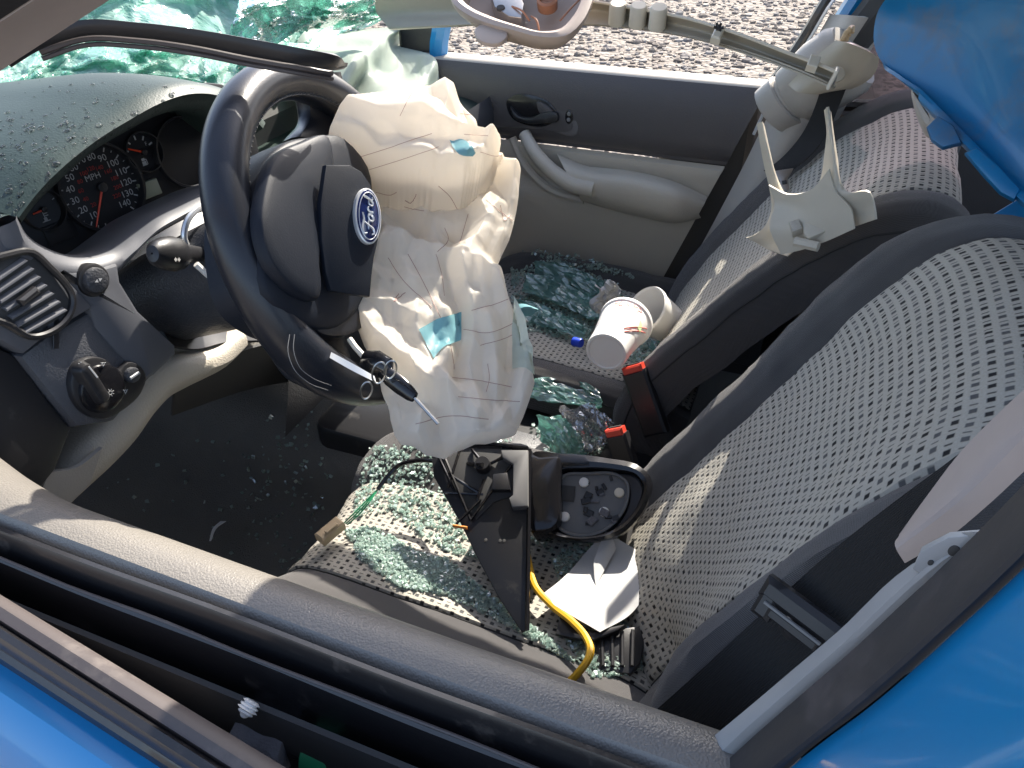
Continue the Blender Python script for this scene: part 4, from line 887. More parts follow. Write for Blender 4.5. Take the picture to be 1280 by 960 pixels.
CREASE = [  # polyline, height (m, + towards the viewer), width (px)
    ([(470, 228), (500, 255), (530, 285), (560, 300)], -.022, 16), ([(478, 300), (500, 290), (530, 300), (575, 318), (620, 345), (650, 400)], .020, 14),
    ([(600, 236), (610, 265), (596, 295), (580, 308)], .016, 9), ([(622, 205), (640, 240), (632, 290), (618, 320)], -.014, 10), ([(612, 196), (640, 196), (655, 195)], .012, 8),
    ([(500, 318), (520, 360), (520, 420), (545, 470)], .010, 12), ([(560, 330), (575, 380), (578, 420), (566, 470)], -.016, 8), ([(575, 330), (592, 400), (585, 460), (600, 520)], .012, 9),
    ([(455, 400), (490, 440), (530, 480), (580, 500), (600, 540)], .016, 12), ([(470, 470), (510, 490), (545, 520), (560, 556)], -.012, 10), ([(630, 360), (645, 420), (640, 480), (610, 540)], -.010, 12), ([(660, 440), (650, 480), (625, 530)], .012, 8),
    ([(555, 92), (560, 120), (552, 150)], .014, 9), ([(575, 110), (590, 150), (600, 185)], -.010, 7), ([(520, 110), (500, 130), (470, 145)], .010, 8), ([(440, 176), (470, 188), (520, 186), (560, 205)], .012, 14), ([(430, 190), (470, 205), (530, 215), (590, 220)], -.008, 8),
    ([(510, 455), (530, 500), (522, 545)], .014, 10), ([(560, 440), (556, 500), (572, 548)], .012, 9), ([(610, 400), (622, 460), (618, 535)], .012, 9), ([(640, 400), (632, 470), (642, 520)], -.012, 8), ([(470, 440), (500, 500), (505, 540)], -.010, 9),
    ([(425, 376), (450, 372), (490, 378), (520, 400)], .008, 8), ([(500, 545), (530, 520), (560, 515)], .008, 9)]
_rc = random.Random(21); FINE = []
for _ in range(46):
    x, y, a = _rc.uniform(415, 665), _rc.uniform(95, 555), _rc.choice((_rc.uniform(.9, 2.0), _rc.uniform(-.5, .9))); L_ = _rc.uniform(25, 80)
    FINE.append(([(x - math.cos(a) * L_, y - math.sin(a) * L_), (x, y + _rc.uniform(-5, 5)), (x + math.cos(a) * L_, y + math.sin(a) * L_)], _rc.choice((1, 1, -1)) * _rc.uniform(.0025, .0065), _rc.uniform(7, 18)))
def abh(px, py):
    h = 0
    for poly, a, w_ in CREASE:
        d, _ = pdist(poly, px, py); q = d / (w_ * 1.9)
        if q < 1: h += a * .95 * ((1 - q) ** 1.25 * .75 + .25 * (1 - q * q))
    for poly, a, w_ in FINE:
        (x1, y1), (x2, y2) = poly[0], poly[2]
        if min(x1, x2) - w_ < px < max(x1, x2) + w_ and min(y1, y2) - w_ < py < max(y1, y2) + w_:
            d, _ = pdist(poly, px, py)
            if d < w_: e = min(1, min(math.hypot(px - x1, py - y1), math.hypot(px - x2, py - y2)) / 22); h += a * (1 - d / w_) * e
    dt, st = pdist(LOBE_T, px, py); db, sb = pdist(LOBE_B, px, py)
    if st > 0 and sb < 0 and px < 622:
        e = min(dt, db); h += .024 + .036 * min(1, (e / 10)) ** .5
    elif sb > 0 or py > 235: h -= .026 * math.exp(-db / 45)
    else: h -= .012
    h += .006 * fbm((px * .008, py * .008, 4), 1, 2)
    return h
def abpt(px, py, e=0., lift=0.):
    base = UPl(px, py, AP, AN); v = (EYE - base).normalized(); return base + AN * (abh(px, py) * .95 + lift) - v * e
NV_, NU_ = 260, 150; G = []; GBk = []
for i in range(NV_):
    py = 88 + (557 - 88) * i / (NV_ - 1); l, r_ = lerp_poly(LR, py); row = []; rb = []
    for j in range(NU_):
        u = j / (NU_ - 1); u2 = .5 - .5 * math.cos(math.pi * (.06 + .88 * u)); u2 = (u2 - (.5 - .5 * math.cos(math.pi * .06))) / math.cos(math.pi * .06)
        px = l + (r_ - l) * u2; ed = min(px - l, r_ - px, (py - 88) * .8, (557 - py) * .8)
        roll = .022 * max(0, 1 - ed / 12) ** 2
        p = abpt(px, py) - AN * roll; row.append(p); rb.append(p - AN * (.003 + .035 * min(1, ed / 40) ** .6))
    G.append(row); GBk.append(rb)
s = MB(); s.grid(G); s.grid(GBk)
loop = lambda Q: Q[0] + [Q[i][-1] for i in range(1, NV_)] + Q[-1][-2::-1] + [Q[i][0] for i in range(NV_ - 2, 0, -1)]
s.grid([loop(G), loop(GBk)], True); bag = s.build('airbag_cloth', M['bag'], ab, sharp=50); T_bag = bvh(bag)
def patch(name, px_poly, m, n=14):
    s = MB(); k = cat([V((*q, 0)) for q in px_poly[0]], n); k2 = cat([V((*q, 0)) for q in px_poly[1]], n); G = []
    for t in np.linspace(0, 1, n):
        row = []
        for a, c in zip(k, k2):
            q = a.lerp(c, t); h_, nn = hit(T_bag, q.x, q.y); row.append(h_ + nn * .0015 if h_ is not None else abpt(q.x, q.y))
        G.append(row)
    s.grid(G); s.build(name, m, ab)
patch('tether_patch', ([(523, 412), (545, 400), (566, 393), (578, 390)], [(541, 449), (554, 436), (567, 428), (578, 425)]), M['teal'])
patch('tether_patch', ([(566, 178), (575, 175), (586, 180), (594, 191)], [(562, 176), (568, 188), (578, 194), (590, 195)]), M['teal'])
patch('vent_panel', ([(640, 376), (650, 395), (662, 425)], [(642, 462), (655, 460), (668, 470)]), M['bag2'])
thr = [[(428, 202), (470, 190), (540, 167)], [(458, 213), (500, 200), (548, 184)], [(500, 145), (510, 125), (516, 115)], [(575, 142), (590, 144), (604, 143)], [(580, 168), (595, 169), (610, 170)], [(600, 190), (620, 195), (640, 190)],
    [(510, 318), (535, 365), (560, 420), (568, 462)], [(485, 322), (500, 345), (540, 385)], [(545, 318), (552, 345), (555, 370)], [(590, 388), (620, 380), (640, 372)], [(580, 412), (610, 416), (640, 405), (655, 398)], [(600, 432), (625, 425), (650, 415)],
    [(565, 472), (600, 476), (640, 484)], [(572, 496), (610, 500), (650, 502)], [(520, 530), (560, 520), (610, 524)], [(610, 455), (612, 475), (608, 490)], [(548, 232), (562, 245), (572, 262)], [(505, 258), (520, 262), (530, 264)], [(607, 250), (622, 262), (640, 276)], [(585, 268), (580, 285), (575, 305)], [(470, 240), (490, 243), (496, 240)], [(547, 315), (560, 300), (556, 285)]]
s = MB(); rnd = random.Random(4)
def stitch(mb, pts, r_, n=30, wob=0.):
    run = []
    for q in cat([V((*p, 0)) for p in pts], n):
        h_, nn = hit(T_bag, q.x + rnd.uniform(-wob, wob), q.y + rnd.uniform(-wob, wob))
        if h_ is not None: run.append(h_ + nn * .0006)
    if len(run) > 2: mb.tube(run, r_, 4)
for t in thr: stitch(s, t, .0003)
for c in ((500, 378), (627, 262), (516, 240)):   # loose zig-zag thread ends
    stitch(s, [(c[0] + rnd.uniform(-12, 12), c[1] + rnd.uniform(-16, 16)) for _ in range(3)], .0004, 18, .5)
s.build('tear_stitching', M['thread'], ab, kind='stuff')
def creases(rnd, n, amp, w0, w1, asp=1.):
    """random straight fold lines in the unit square, as a height function"""
    L = []
    for _ in range(n):
        a = rnd.uniform(0, math.pi); L.append((rnd.uniform(0, asp), rnd.uniform(0, 1), math.cos(a), math.sin(a), rnd.choice((1, 1, -1)) * amp * rnd.uniform(.4, 1), rnd.uniform(w0, w1), rnd.uniform(.2, .7)))
    def h(u, v):
        t = 0; u *= asp
        for x, y, c, s_, a, w_, ln in L:
            d = abs((u - x) * s_ - (v - y) * c); al = abs((u - x) * c + (v - y) * s_)
            if d < w_ and al < ln: t += a * (1 - d / w_) * (1 - (al / ln) ** 2)
        return t
    return h
# ------------------------------------------------------------------ passenger airbag behind the wheel
pa_ = thing('passenger_airbag', 'pale greenish deflated airbag draped over the dashboard behind the steering wheel', 'airbag', tuple(U(470, 90, x=-.95)))
rows = [[(345, 118), (375, 46), (410, 33), (450, 36), (490, 34), (525, 45), (540, 58)], [(372, 118), (388, 70), (420, 56), (460, 60), (500, 60), (532, 64), (548, 84)], [(392, 112), (405, 92), (435, 82), (470, 86), (505, 86), (535, 88), (552, 98)], [(420, 140), (430, 122), (445, 112), (475, 112), (510, 108), (540, 104), (560, 110)], [(420, 215), (440, 190), (455, 170), (480, 160), (515, 150), (550, 140), (575, 140)]]
xs_ = (-1.02, -.93, -.87, -.80, -.72); R3 = []
for k, r_ in enumerate(rows):
    R3.append([U(*q, x=xs_[k] + .035 * math.sin(q[0] * .055 + k * 1.7) + .015 * math.sin(q[0] * .13 + k)) for q in r_])
C_ = [cat(r, 110) for r in R3]; G = [list(r) for r in zip(*[cat([C_[i][j] for i in range(len(C_))], 80) for j in range(110)])]
rnd = random.Random(31); hp_ = creases(rnd, 26, .022, .06, .22); hq_ = creases(rnd, 40, .007, .03, .08)
G = [[p + (EYE - p).normalized() * (hp_(j / 109, i / 79) + hq_(j / 109, i / 79)) for j, p in enumerate(r)] for i, r in enumerate(G)]
s = MB(); s.sheet(G, .003); s.build('airbag_cloth', M['bag2'], pa_, sharp=50)

# ------------------------------------------------------------------ broken windscreen
wsd = thing('broken_windshield', 'shattered green laminated windshield sagging over the dashboard', 'windshield', (-1.1, .9, .95))
def crinkle(name, rows, x_of, nu, nv, amp, m, parent, seed=0, n=22, asp=4.):
    R = [[U(*q, x=x_of(q[0], q[1])) for q in r] for r in rows]; R = [cat(r, nu) for r in R]
    G = [list(r) for r in zip(*[cat([R[i][j] for i in range(len(R))], nv) for j in range(nu)])]
    rnd = random.Random(seed); h1 = creases(rnd, n, amp, .15, .5, asp); h2 = creases(rnd, n * 4, amp * .4, .04, .14, asp)
    for i in range(nv):
        for j in range(nu):
            p = G[i][j]; u, v = j / (nu - 1), i / (nv - 1)
            G[i][j] = p + (EYE - p).normalized() * (h1(u, v) + h2(u, v) + amp * .07 * fbm(p, 9., 3)) + V((rnd.uniform(-1, 1), rnd.uniform(-1, 1), rnd.uniform(-1, 1))) * amp * .015
    s = MB(); s.sheet(G, .004); return s.build(name, m, parent, smooth=False)
crinkle('lower_sheet', [[(-90, 40), (0, 70), (80, 50), (140, 40), (240, 45), (320, 50), (400, 56)], [(-90, 80), (0, 92), (80, 72), (150, 66), (230, 70), (300, 78), (372, 80)], [(-90, 130), (0, 118), (70, 97), (150, 92), (235, 98), (292, 112), (350, 100)]],
    lambda a, c: -1.10 + .0004 * a + .0016 * (c - 60), 190, 40, .026, M['glass'], wsd, 1, 44, 6.)
crinkle('upper_sheet', [[(-40, 40), (60, -10), (180, -40), (300, -60), (420, -70), (540, -70)], [(-30, 70), (60, 40), (160, 15), (260, 5), (380, -5), (495, -12)], [(40, 90), (130, 62), (220, 42), (310, 48), (390, 36), (482, 18)], [(100, 105), (170, 84), (250, 70), (318, 90), (372, 64), (440, 40)]],
    lambda a, c: -1.22 + .0005 * a + .0014 * (c - 40), 190, 60, .050, M['glass'], wsd, 5, 40, 3.6)
crinkle('hanging_fold', [[(300, 0), (340, -12), (400, -14), (455, -14), (498, -20)], [(290, 40), (325, 20), (380, 14), (440, 10), (492, 6)], [(300, 96), (322, 72), (356, 46), (410, 34), (470, 24)]],
    lambda a, c: -1.0 + .0003 * a, 110, 60, .045, M['glass'], wsd, 8, 26, 2.)
# fallen rubber strip across the wheel
sp_ = thing('rubber_strip', 'long black windshield moulding strip hanging across the top of the wheel', 'trim strip', tuple(U(250, 50, y=.55)))
s = MB(); top = [(10, 66), (45, 44), (100, 25), (170, 28), (240, 36), (310, 48), (380, 61), (422, 70), (432, 80)]; bot = [(14, 84), (50, 62), (104, 45), (170, 47), (240, 56), (310, 70), (380, 82), (415, 88), (430, 86)]
yy = np.linspace(.45, .66, 9); ta = [U(*q, y=y) for q, y in zip(top, yy)]; tb = [U(*q, y=y) for q, y in zip(bot, yy)]
s.loft([ta, [(a + c) / 2 + V((.001, -.0015, .001)) for a, c in zip(ta, tb)], tb, [(a + c) / 2 + V((-.006, .010, 0)) for a, c in zip(ta, tb)]], 50, 24, cu=False, thick=.003)
s.build('moulding', M['black'], sp_)
s = MB(); tb2 = [U(q[0], q[1] + 3.5, y=y + .004) for q, y in zip(bot[1:-1], yy[1:-1])]; s.tube(tb2, .0028, 6, 40); s.tube([p + V((0, 0, -.005)) for p in tb2], .002, 6, 40); s.build('sealing_lip', M['rubbrown'], sp_)

# ------------------------------------------------------------------ things hanging at the top
ms = thing('mirror_shell', 'empty beige rear view mirror shell hanging at the top with bare wiring inside', 'mirror', tuple(U(650, 15, y=1.05)))
MF = frame(U(650, 10, y=1.05), (1, .12, -.05), (-.25, -.45, .75))
mo = [(562, -12), (566, 4), (580, 16), (605, 28), (640, 38), (680, 47), (708, 45), (726, 30), (738, 8), (742, -30), (650, -50), (575, -40)]
mi = [(576, -14), (578, 0), (590, 10), (612, 20), (645, 31), (680, 39), (700, 36), (715, 22), (726, 2), (729, -28), (650, -44), (585, -34)]
s = MB(); a_ = [MF[0] + MF[1] * p + MF[2] * q for p, q in smooth2(on(MF, mo), 56)]; c_ = [MF[0] + MF[1] * p + MF[2] * q for p, q in smooth2(on(MF, mi), 56)]
ctr = sum(c_, V()) / len(c_)
s.grid([[ctr.lerp(p, .55) - MF[3] * .050 for p in a_], [ctr.lerp(p, .80) - MF[3] * .034 for p in a_], [ctr.lerp(p, .95) - MF[3] * .016 for p in a_], [p - MF[3] * .006 for p in a_], [p + MF[3] * .001 for p in a_], [p.lerp(q, .5) + MF[3] * .003 for p, q in zip(a_, c_)], c_, [q - MF[3] * .005 for q in c_], [ctr.lerp(q, .93) - MF[3] * .03 for q in c_], [ctr.lerp(q, .5) - MF[3] * .045 for q in c_], [ctr.lerp(q, .02) - MF[3] * .046 for q in c_]], True)
s.build('shell', M['mirrorshell'], ms)
s = MB(); tb_ = [(595, 30), (603, 26), (632, 34), (634, 40), (624, 50), (606, 50), (594, 42)]; s.prism((MF[0] - MF[3] * .004, *MF[1:]), smooth2(on(MF, tb_), 30), .006, .002); s.build('dimmer_tab', M['mirrorshell'], ms)
FB2 = (MF[0] - MF[3] * .018, *MF[1:])
s = MB(); s.prism(FB2, on(FB2, [(612, -12), (618, 8), (636, 20), (652, 22), (655, 4), (648, -14)]), .02, .002); s.build('bracket', M['metal'], ms)
s = MB(); c = on(FB2, [(626, 10)])[0]; C = FB2[0] + FB2[1] * c[0] + FB2[2] * c[1]; s.prism((C + FB2[3] * .002, *FB2[1:]), ell(.006, .005, 16), .004, .001); s.build('bracket_hole', M['deep'], ms)
s = MB(); c = on(FB2, [(684, 2)])[0]; C = FB2[0] + FB2[1] * c[0] + FB2[2] * c[1]; s.lathe((C, *FB2[1:]), [(.004, -.01), (.014, -.01), (.0145, .004), (.011, .006), (.009, .0), (.001, .0)], 20); s.build('ball_socket', M['copper'], ms)
s = MB()
for a, c in (((640, 8), (662, 26)), ((664, 20), (674, 38)), ((652, -4), (676, -2)), ((700, 26), (724, 0))): s.tube([UPl(*a, FB2[0], FB2[3]), UPl((a[0] + c[0]) / 2 + 2, (a[1] + c[1]) / 2 - 3, FB2[0] + FB2[3] * .004, FB2[3]), UPl(*c, FB2[0], FB2[3])], .0014, 6, 8)
s.build('inner_rib', M['copper'], ms)

rl = thing('pillar_rail', 'long broken beige pillar trim strip with clips hanging across the passenger window', 'trim strip', tuple(U(880, 50, y=1.05)))
ry = lambda px: 1.32 - (px - 470) / 575 * .32
tpx = [(470, -12), (540, -8), (610, -6), (680, -8), (740, 2), (800, 12), (860, 24), (920, 42), (980, 65), (1030, 84), (1046, 91)]
mid = [(470, 14), (540, 14), (610, 14), (680, 12), (745, 12), (800, 22), (860, 34), (920, 53), (980, 76), (1030, 95), (1044, 100)]
btm = [(486, 36), (540, 33), (610, 30), (680, 30), (748, 31), (800, 36), (860, 46), (920, 62), (980, 82), (1028, 102), (1043, 109)]
ta = [U(*q, y=ry(q[0])) for q in tpx]; tm = [U(*q, y=ry(q[0]) + .018) for q in mid]; tb = [U(*q, y=ry(q[0]) - .006) for q in btm]
s = MB(); s.loft([ta, tm, [p.lerp(q, .8) for p, q in zip(tm, tb)], tb, [p + V((0, .02, -.006)) for p in tb]], 70, 20, thick=.003); s.build('strip', M['beige'], rl)
s = MB(); s.tube([p + V((0, -.002, .001)) for p in ta[3:]], .0022, 6, 50); s.build('strip_lip', M['cream'], rl)
for px in (772, 798, 823):
    c = U(px, 12 + (px - 772) * .1, y=ry(px) - .008); s = MB(); s.lathe((c, *frame(c, (1, .0, -.1), (-.15, -.35, 1))[1:]), [(.0, .010), (.010, .010), (.0115, .008), (.012, -.02), (.0, -.02)], 18); s.build('clip_boss', M['cream'], rl)
s = MB(); c = U(897, 44, y=ry(897) - .01); s.box(frame(c, (1, 0, -.2), (-.1, -.5, .8)), .012, .022, .014, .002); s.build('clip_boss', M['cream'], rl)
s = MB(); c = U(898, 36, y=ry(898) - .012)
for k in range(6): a = k * 1.05; s.tube([c, c + V((.006 * math.cos(a), 0, .006 * math.sin(a) + .002))], .0018, 5)
s.build('spring_clip', M['black'], rl)
s = MB(); c = U(1016, 80, y=ry(1016) - .008); s.box(frame(c, (1, 0, -.2), (-.1, -.5, .8)), .012, .016, .012, .001); s.build('clip_boss', M['cream'], rl)
s = MB(); c = U(1041, 98, y=ry(1041) - .004); s.box(frame(c, (.3, 0, 1), (1, 0, -.2)), .022, .02, .004, .001); s.build('end_tab', M['cream'], rl)

uc = thing('pillar_cover', 'beige curved upper pillar cover knocked loose above the passenger belt', 'pillar cover', tuple(U(1040, 90, y=1.42)))
s = MB()
rows = [[(1045, 50), (1064, 55), (1083, 63), (1099, 72)], [(1030, 62), (1052, 70), (1078, 80), (1097, 84)], [(1012, 76), (1040, 88), (1066, 98), (1090, 96)], [(998, 92), (1022, 104), (1048, 110), (1068, 110)], [(985, 106), (1000, 116), (1022, 118), (1040, 112)]]
R3 = [[U(*q, y=1.43 - .035 * math.sin(math.pi * j / 3) + .01 * k) for j, q in enumerate(r)] for k, r in enumerate(rows)]
s.loft(R3, 24, 24, thick=.004); s.build('cover', M['beige'], uc)
s = MB(); c = U(1046, 93, y=1.385); s.lathe((c, *frame(c, (1, 0, 0), (0, -1, .6))[1:]), [(.0, .0035), (.010, .0035), (.012, .002), (.0125, -.002)], 24); s.build('screw_cap', M['beige'], uc)

# four-armed cream trim on the passenger backrest
ct = thing('pillar_trim_piece', 'cream plastic trim piece with two long upright arms on the passenger backrest', 'trim piece', tuple(U(1010, 270, y=1.14)))
s = MB()
def chan(px_rows, ys, m, name, nu=10, nv=26, th=.003):
    k = MB(); R3 = [[U(*q, y=y - .06) for q, y in zip(r, ys_)] for r, ys_ in zip(px_rows, ys)]; k.loft(R3, nu, nv, thick=th); return k.build(name, m, ct)
chan([[(946, 155), (952, 152), (956, 158)], [(950, 180), (958, 180), (962, 186)], [(956, 212), (966, 212), (971, 220)], [(962, 238), (976, 240), (984, 246)], [(964, 262), (984, 262), (1000, 262)], [(958, 280), (985, 284), (1010, 282)], [(946, 292), (975, 300), (1005, 300)], [(934, 297), (962, 312), (984, 320)]],
     [[1.16, 1.15, 1.17], [1.16, 1.145, 1.165], [1.16, 1.14, 1.16], [1.155, 1.13, 1.15], [1.15, 1.13, 1.14], [1.14, 1.135, 1.135], [1.125, 1.14, 1.13], [1.11, 1.13, 1.12]], M['cream'], 'arm')
chan([[(1030, 138), (1034, 134), (1039, 140)], [(1033, 165), (1038, 162), (1043, 170)], [(1030, 195), (1042, 192), (1048, 202)], [(1026, 222), (1046, 220), (1052, 228)], [(1016, 244), (1044, 242), (1060, 240)], [(1010, 262), (1046, 258), (1072, 247), (1086, 240)], [(1008, 280), (1048, 278), (1078, 270), (1093, 262)], [(1010, 292), (1050, 288), (1078, 280), (1094, 274)]],
     [[1.12, 1.105, 1.125], [1.12, 1.10, 1.12], [1.12, 1.095, 1.115], [1.12, 1.09, 1.10], [1.12, 1.09, 1.085], [1.115, 1.095, 1.08, 1.075], [1.11, 1.10, 1.085, 1.075], [1.105, 1.10, 1.085, 1.07]], M['cream'], 'arm', 14)
chan([[(961, 232), (984, 243), (1012, 238), (1036, 212)], [(968, 254), (990, 256), (1018, 250), (1044, 238)], [(962, 282), (998, 282), (1030, 274), (1064, 262)], [(976, 318), (1004, 312), (1032, 302), (1068, 286)]],
     [[1.115, 1.11, 1.10, 1.09], [1.115, 1.11, 1.095, 1.085], [1.10, 1.095, 1.085, 1.075], [1.095, 1.09, 1.08, 1.07]], M['cream'], 'plate', 20, 20)
CF2 = frame(U(1000, 285, y=1.022), (1, .0, .2), (-.4, -.6, .7))
s = MB(); s.prism(CF2, on(CF2, [(986, 277), (998, 273), (1003, 285), (990, 290)]), .016, .002); s.build('clip_box', M['taupe'], ct)
s = MB(); s.prism((CF2[0] - CF2[3] * .004, *CF2[1:]), on(CF2, [(1003, 276), (1030, 276), (1040, 284), (1010, 296), (1004, 290)]), .01, .002); s.build('raised_pad', M['cream'], ct)
s = MB(); c = U(994, 302, y=1.018); s.tube([c, c + V((.03, -.01, .002))], .007, 8); s.build('clip_tube', M['cream'], ct)

# blue bumper cover thrown into the back
bc = thing('bumper_cover', 'torn bright blue bumper cover with dirt and broken tabs behind the passenger seat', 'bumper cover', tuple(U(1190, 130, y=1.0)))
def by_(px, py): return 1.14 - (px - 1095) * .0009 - (py - 0) * .00045
rows = [[(1150, -60), (1220, -60), (1300, -50), (1400, 0)], [(1112, -8), (1180, -10), (1260, 0), (1400, 60)], [(1096, 18), (1160, 30), (1250, 50), (1400, 130)], [(1092, 50), (1150, 70), (1240, 110), (1400, 200)], [(1100, 74), (1160, 104), (1240, 160), (1400, 270)], [(1122, 92), (1178, 136), (1248, 200), (1400, 320)], [(1152, 112), (1198, 158), (1262, 222), (1400, 350)]]
s = MB(); R3 = [[U(*q, y=by_(*q) + (.0, .02, .035, .035, .03, .015, .0)[k] + .012 * fbm((q[0] * .01, q[1] * .01, 2))) for q in r] for k, r in enumerate(rows)]
s.loft(R3, 40, 40, thick=.004); s.build('panel', M['bluein'], bc)
s = MB(); R4 = [R3[-1], [U(q[0] - 4, q[1] + 8, y=by_(*q) - .005) for q in rows[-1]], [U(q[0] + 4, q[1] + 24, y=by_(*q) + .004) for q in rows[-1]], [U(q[0] + 12, q[1] + 30, y=by_(*q) + .03) for q in rows[-1]]]
s.loft(R4, 40, 12, thick=.003); s.build('lower_lip', M['bluein'], bc)
def tab(name, pts, y, m, d=.012):
    F = frame(U(*pts[0], y=y), (1, -.3, -.1), (-.35, -.7, .5)); k = MB(); k.prism(F, on(F, pts), d, .003); return k.build(name, m, bc)
tab('bent_tab', [(1158, 158), (1172, 144), (1192, 156), (1202, 178), (1178, 184), (1164, 174)], by_(1180, 165) - .02, M['bluein'])
tab('mounting_tab', [(1206, 190), (1222, 184), (1248, 206), (1276, 236), (1268, 250), (1250, 240), (1226, 214)], by_(1240, 220) - .015, M['bluein'])
tab('mounting_tab', [(1238, 292), (1262, 276), (1292, 262), (1300, 290), (1264, 304), (1248, 304)], by_(1270, 285) + .06, M['bluein'])
tab('mounting_tab', [(1240, 268), (1276, 246), (1300, 236), (1300, 262), (1256, 288)], by_(1270, 265) + .05, M['bluein'])
hr = thing('headrest_foam', 'pale grey foam block wedged under the blue bumper cover', 'foam', tuple(U(1158, 130, y=1.2)))
s = MB(); F = frame(U(1158, 130, y=1.2), (1, -.3, 0), (-.3, -.7, .5)); s.prism(F, smooth2(on(F, [(1141, 106), (1160, 112), (1176, 130), (1174, 152), (1160, 158), (1146, 140)]), 26), .05, .01); s.build('block', M['greytrim'], hr)

# ------------------------------------------------------------------ litter: cups, napkin, cap
def cup(name, label, rim_px, base_px, rim_y, base_y, r_rim, printed):
    a = U(*rim_px, y=rim_y); c = U(*base_px, y=base_y); ax = (c - a); L = ax.length; n_ = ax.normalized()
    o = thing(name, label, 'cup', tuple((a + c) / 2), 'foam cups between the seats'); F = frame(a, n_.orthogonal(), n_); rb_ = r_rim * .74
    k = MB(); k.lathe(F, [(.001, L - .002), (rb_ - .006, L - .002), (rb_ - .004, L - .0), (rb_, L - .001), (rb_ + .001, L - .006), (r_rim * .80, L * .62), (r_rim * .815, L * .60), (r_rim * .83, L * .585), (r_rim * .97, .012), (r_rim * 1.035, .009), (r_rim * 1.05, .003), (r_rim * 1.02, 0), (r_rim * .95, .003), (r_rim * .90, .02), (rb_ * .95, L - .012), (.001, L - .012)], 40)
    k.build('body', M['cup'], o)
    return o, F, L
cu1, CF1, L1_ = cup('foam_cup', 'white foam cup with faded red print lying with its base towards the camera', (783, 402), (757, 441), 1.17, 1.05, .047, True)
def cup_print(o, F, L, name, m, shapes, r_at):
    k = MB()
    for pts in shapes:
        run = []
        for a, h in pts:
            rr_ = r_at(h) + .0008; run.append(F[0] + (F[1] * math.cos(a) + F[2] * math.sin(a)) * rr_ + F[3] * (h * L))
        k.tube(run, .0011, 5, max(8, len(pts) * 3))
    k.build(name, m, o)
vdir = (EYE - CF1[0]).normalized(); a0 = math.atan2((vdir + V((0, 0, .9))).dot(CF1[2]), (vdir + V((0, 0, .9))).dot(CF1[1])); rat = lambda h: .047 * (.97 - .24 * h)
sg = 1 if (CF1[1] * -math.sin(a0) + CF1[2] * math.cos(a0)).dot(RT) > 0 else -1
word = []
for i, gl in enumerate((((0, 0), (.25, 1), (.5, .3), (.75, 1), (1, 0)), ((0, 1), (0, 0), (.8, 0)), ((.7, 1), (0, .6), (.7, .4), (0, 0)), ((0, 1), (.5, .5), (1, 1), (.5, .5), (.5, 0)), ((0, 0), (0, 1), (.8, .6), (0, .4)))):
    word.append([(a0 + sg * (-.62 + i * .26 + x * .18), .22 - y * .11) for x, y in gl])
cup_print(cu1, CF1, L1_, 'printed_word', M['cupin'], word, rat)
cup_print(cu1, CF1, L1_, 'printed_stripe', M['cupin'], [[(a0 + sg * (.35 + .9 * t), .70 - .5 * t) for t in np.linspace(0, 1, 8)], [(a0 + sg * (.45 + .9 * t), .76 - .5 * t) for t in np.linspace(0, 1, 8)]], rat)
cup_print(cu1, CF1, L1_, 'printed_leaf', M['cupgreen'], [[(a0 + sg * (.75 + .05 * k), .30 + .012 * k), (a0 + sg * (.85 + .05 * k), .46)] for k in range(5)], rat)
cu2, CF2_, L2_ = cup('foam_cup', 'plain white foam cup lying open end towards the camera behind the printed cup', (806, 386), (852, 416), 1.25, 1.31, .045, False)
nk = thing('napkin', 'crumpled white napkin beside the cups on the passenger seat', 'napkin', tuple(U(757, 368, z=.52)))
rnd = random.Random(11); base = U(757, 368, y=1.30); G = []
for i in range(16):
    row = []
    for j in range(16):
        q = U(744 + 26 * (i / 15) + 7 * math.sin(j * .5), 355 + 32 * (j / 15) + 6 * math.sin(i * .45), y=1.30); n_ = noise.fractal((i * .28, j * .28, 3), 1, 2, 4)
        row.append(q + V((0, -1, .5)) * .018 * n_ - V((0, 0, .012)) * (j / 15))
    G.append(row)
s = MB(); s.sheet(G, .002); s.build('napkin_sheet', M['paper'], nk)
bcp = thing('bottle_cap', 'small blue plastic cap on the glass strewn passenger seat', 'cap', tuple(U(722, 428, y=1.13)))
s = MB(); c = U(722, 428, y=1.135); n_ = V((.8, -.3, .2)).normalized(); s.lathe((c, *frame(c, n_.orthogonal(), n_)[1:]), [(.0, .009), (.0075, .009), (.0085, .007), (.0085, -.009), (.0, -.009)], 20); s.build('cap_body', M['bluecap'], bcp)
dv = thing('foil_wrapper', 'small torn teal wrapper with brown lining near the airbag edge', 'wrapper', tuple(U(660, 386, y=1.2)))
s = MB(); s.loft([[U(*q, y=1.17) for q in ((644, 380), (656, 380), (668, 384))], [U(*q, y=1.15) for q in ((646, 388), (660, 384), (673, 387))], [U(*q, y=1.16) for q in ((654, 396), (664, 394), (670, 390))]], 10, 8, thick=.002); s.build('wrapper_sheet', M['teal'], dv)

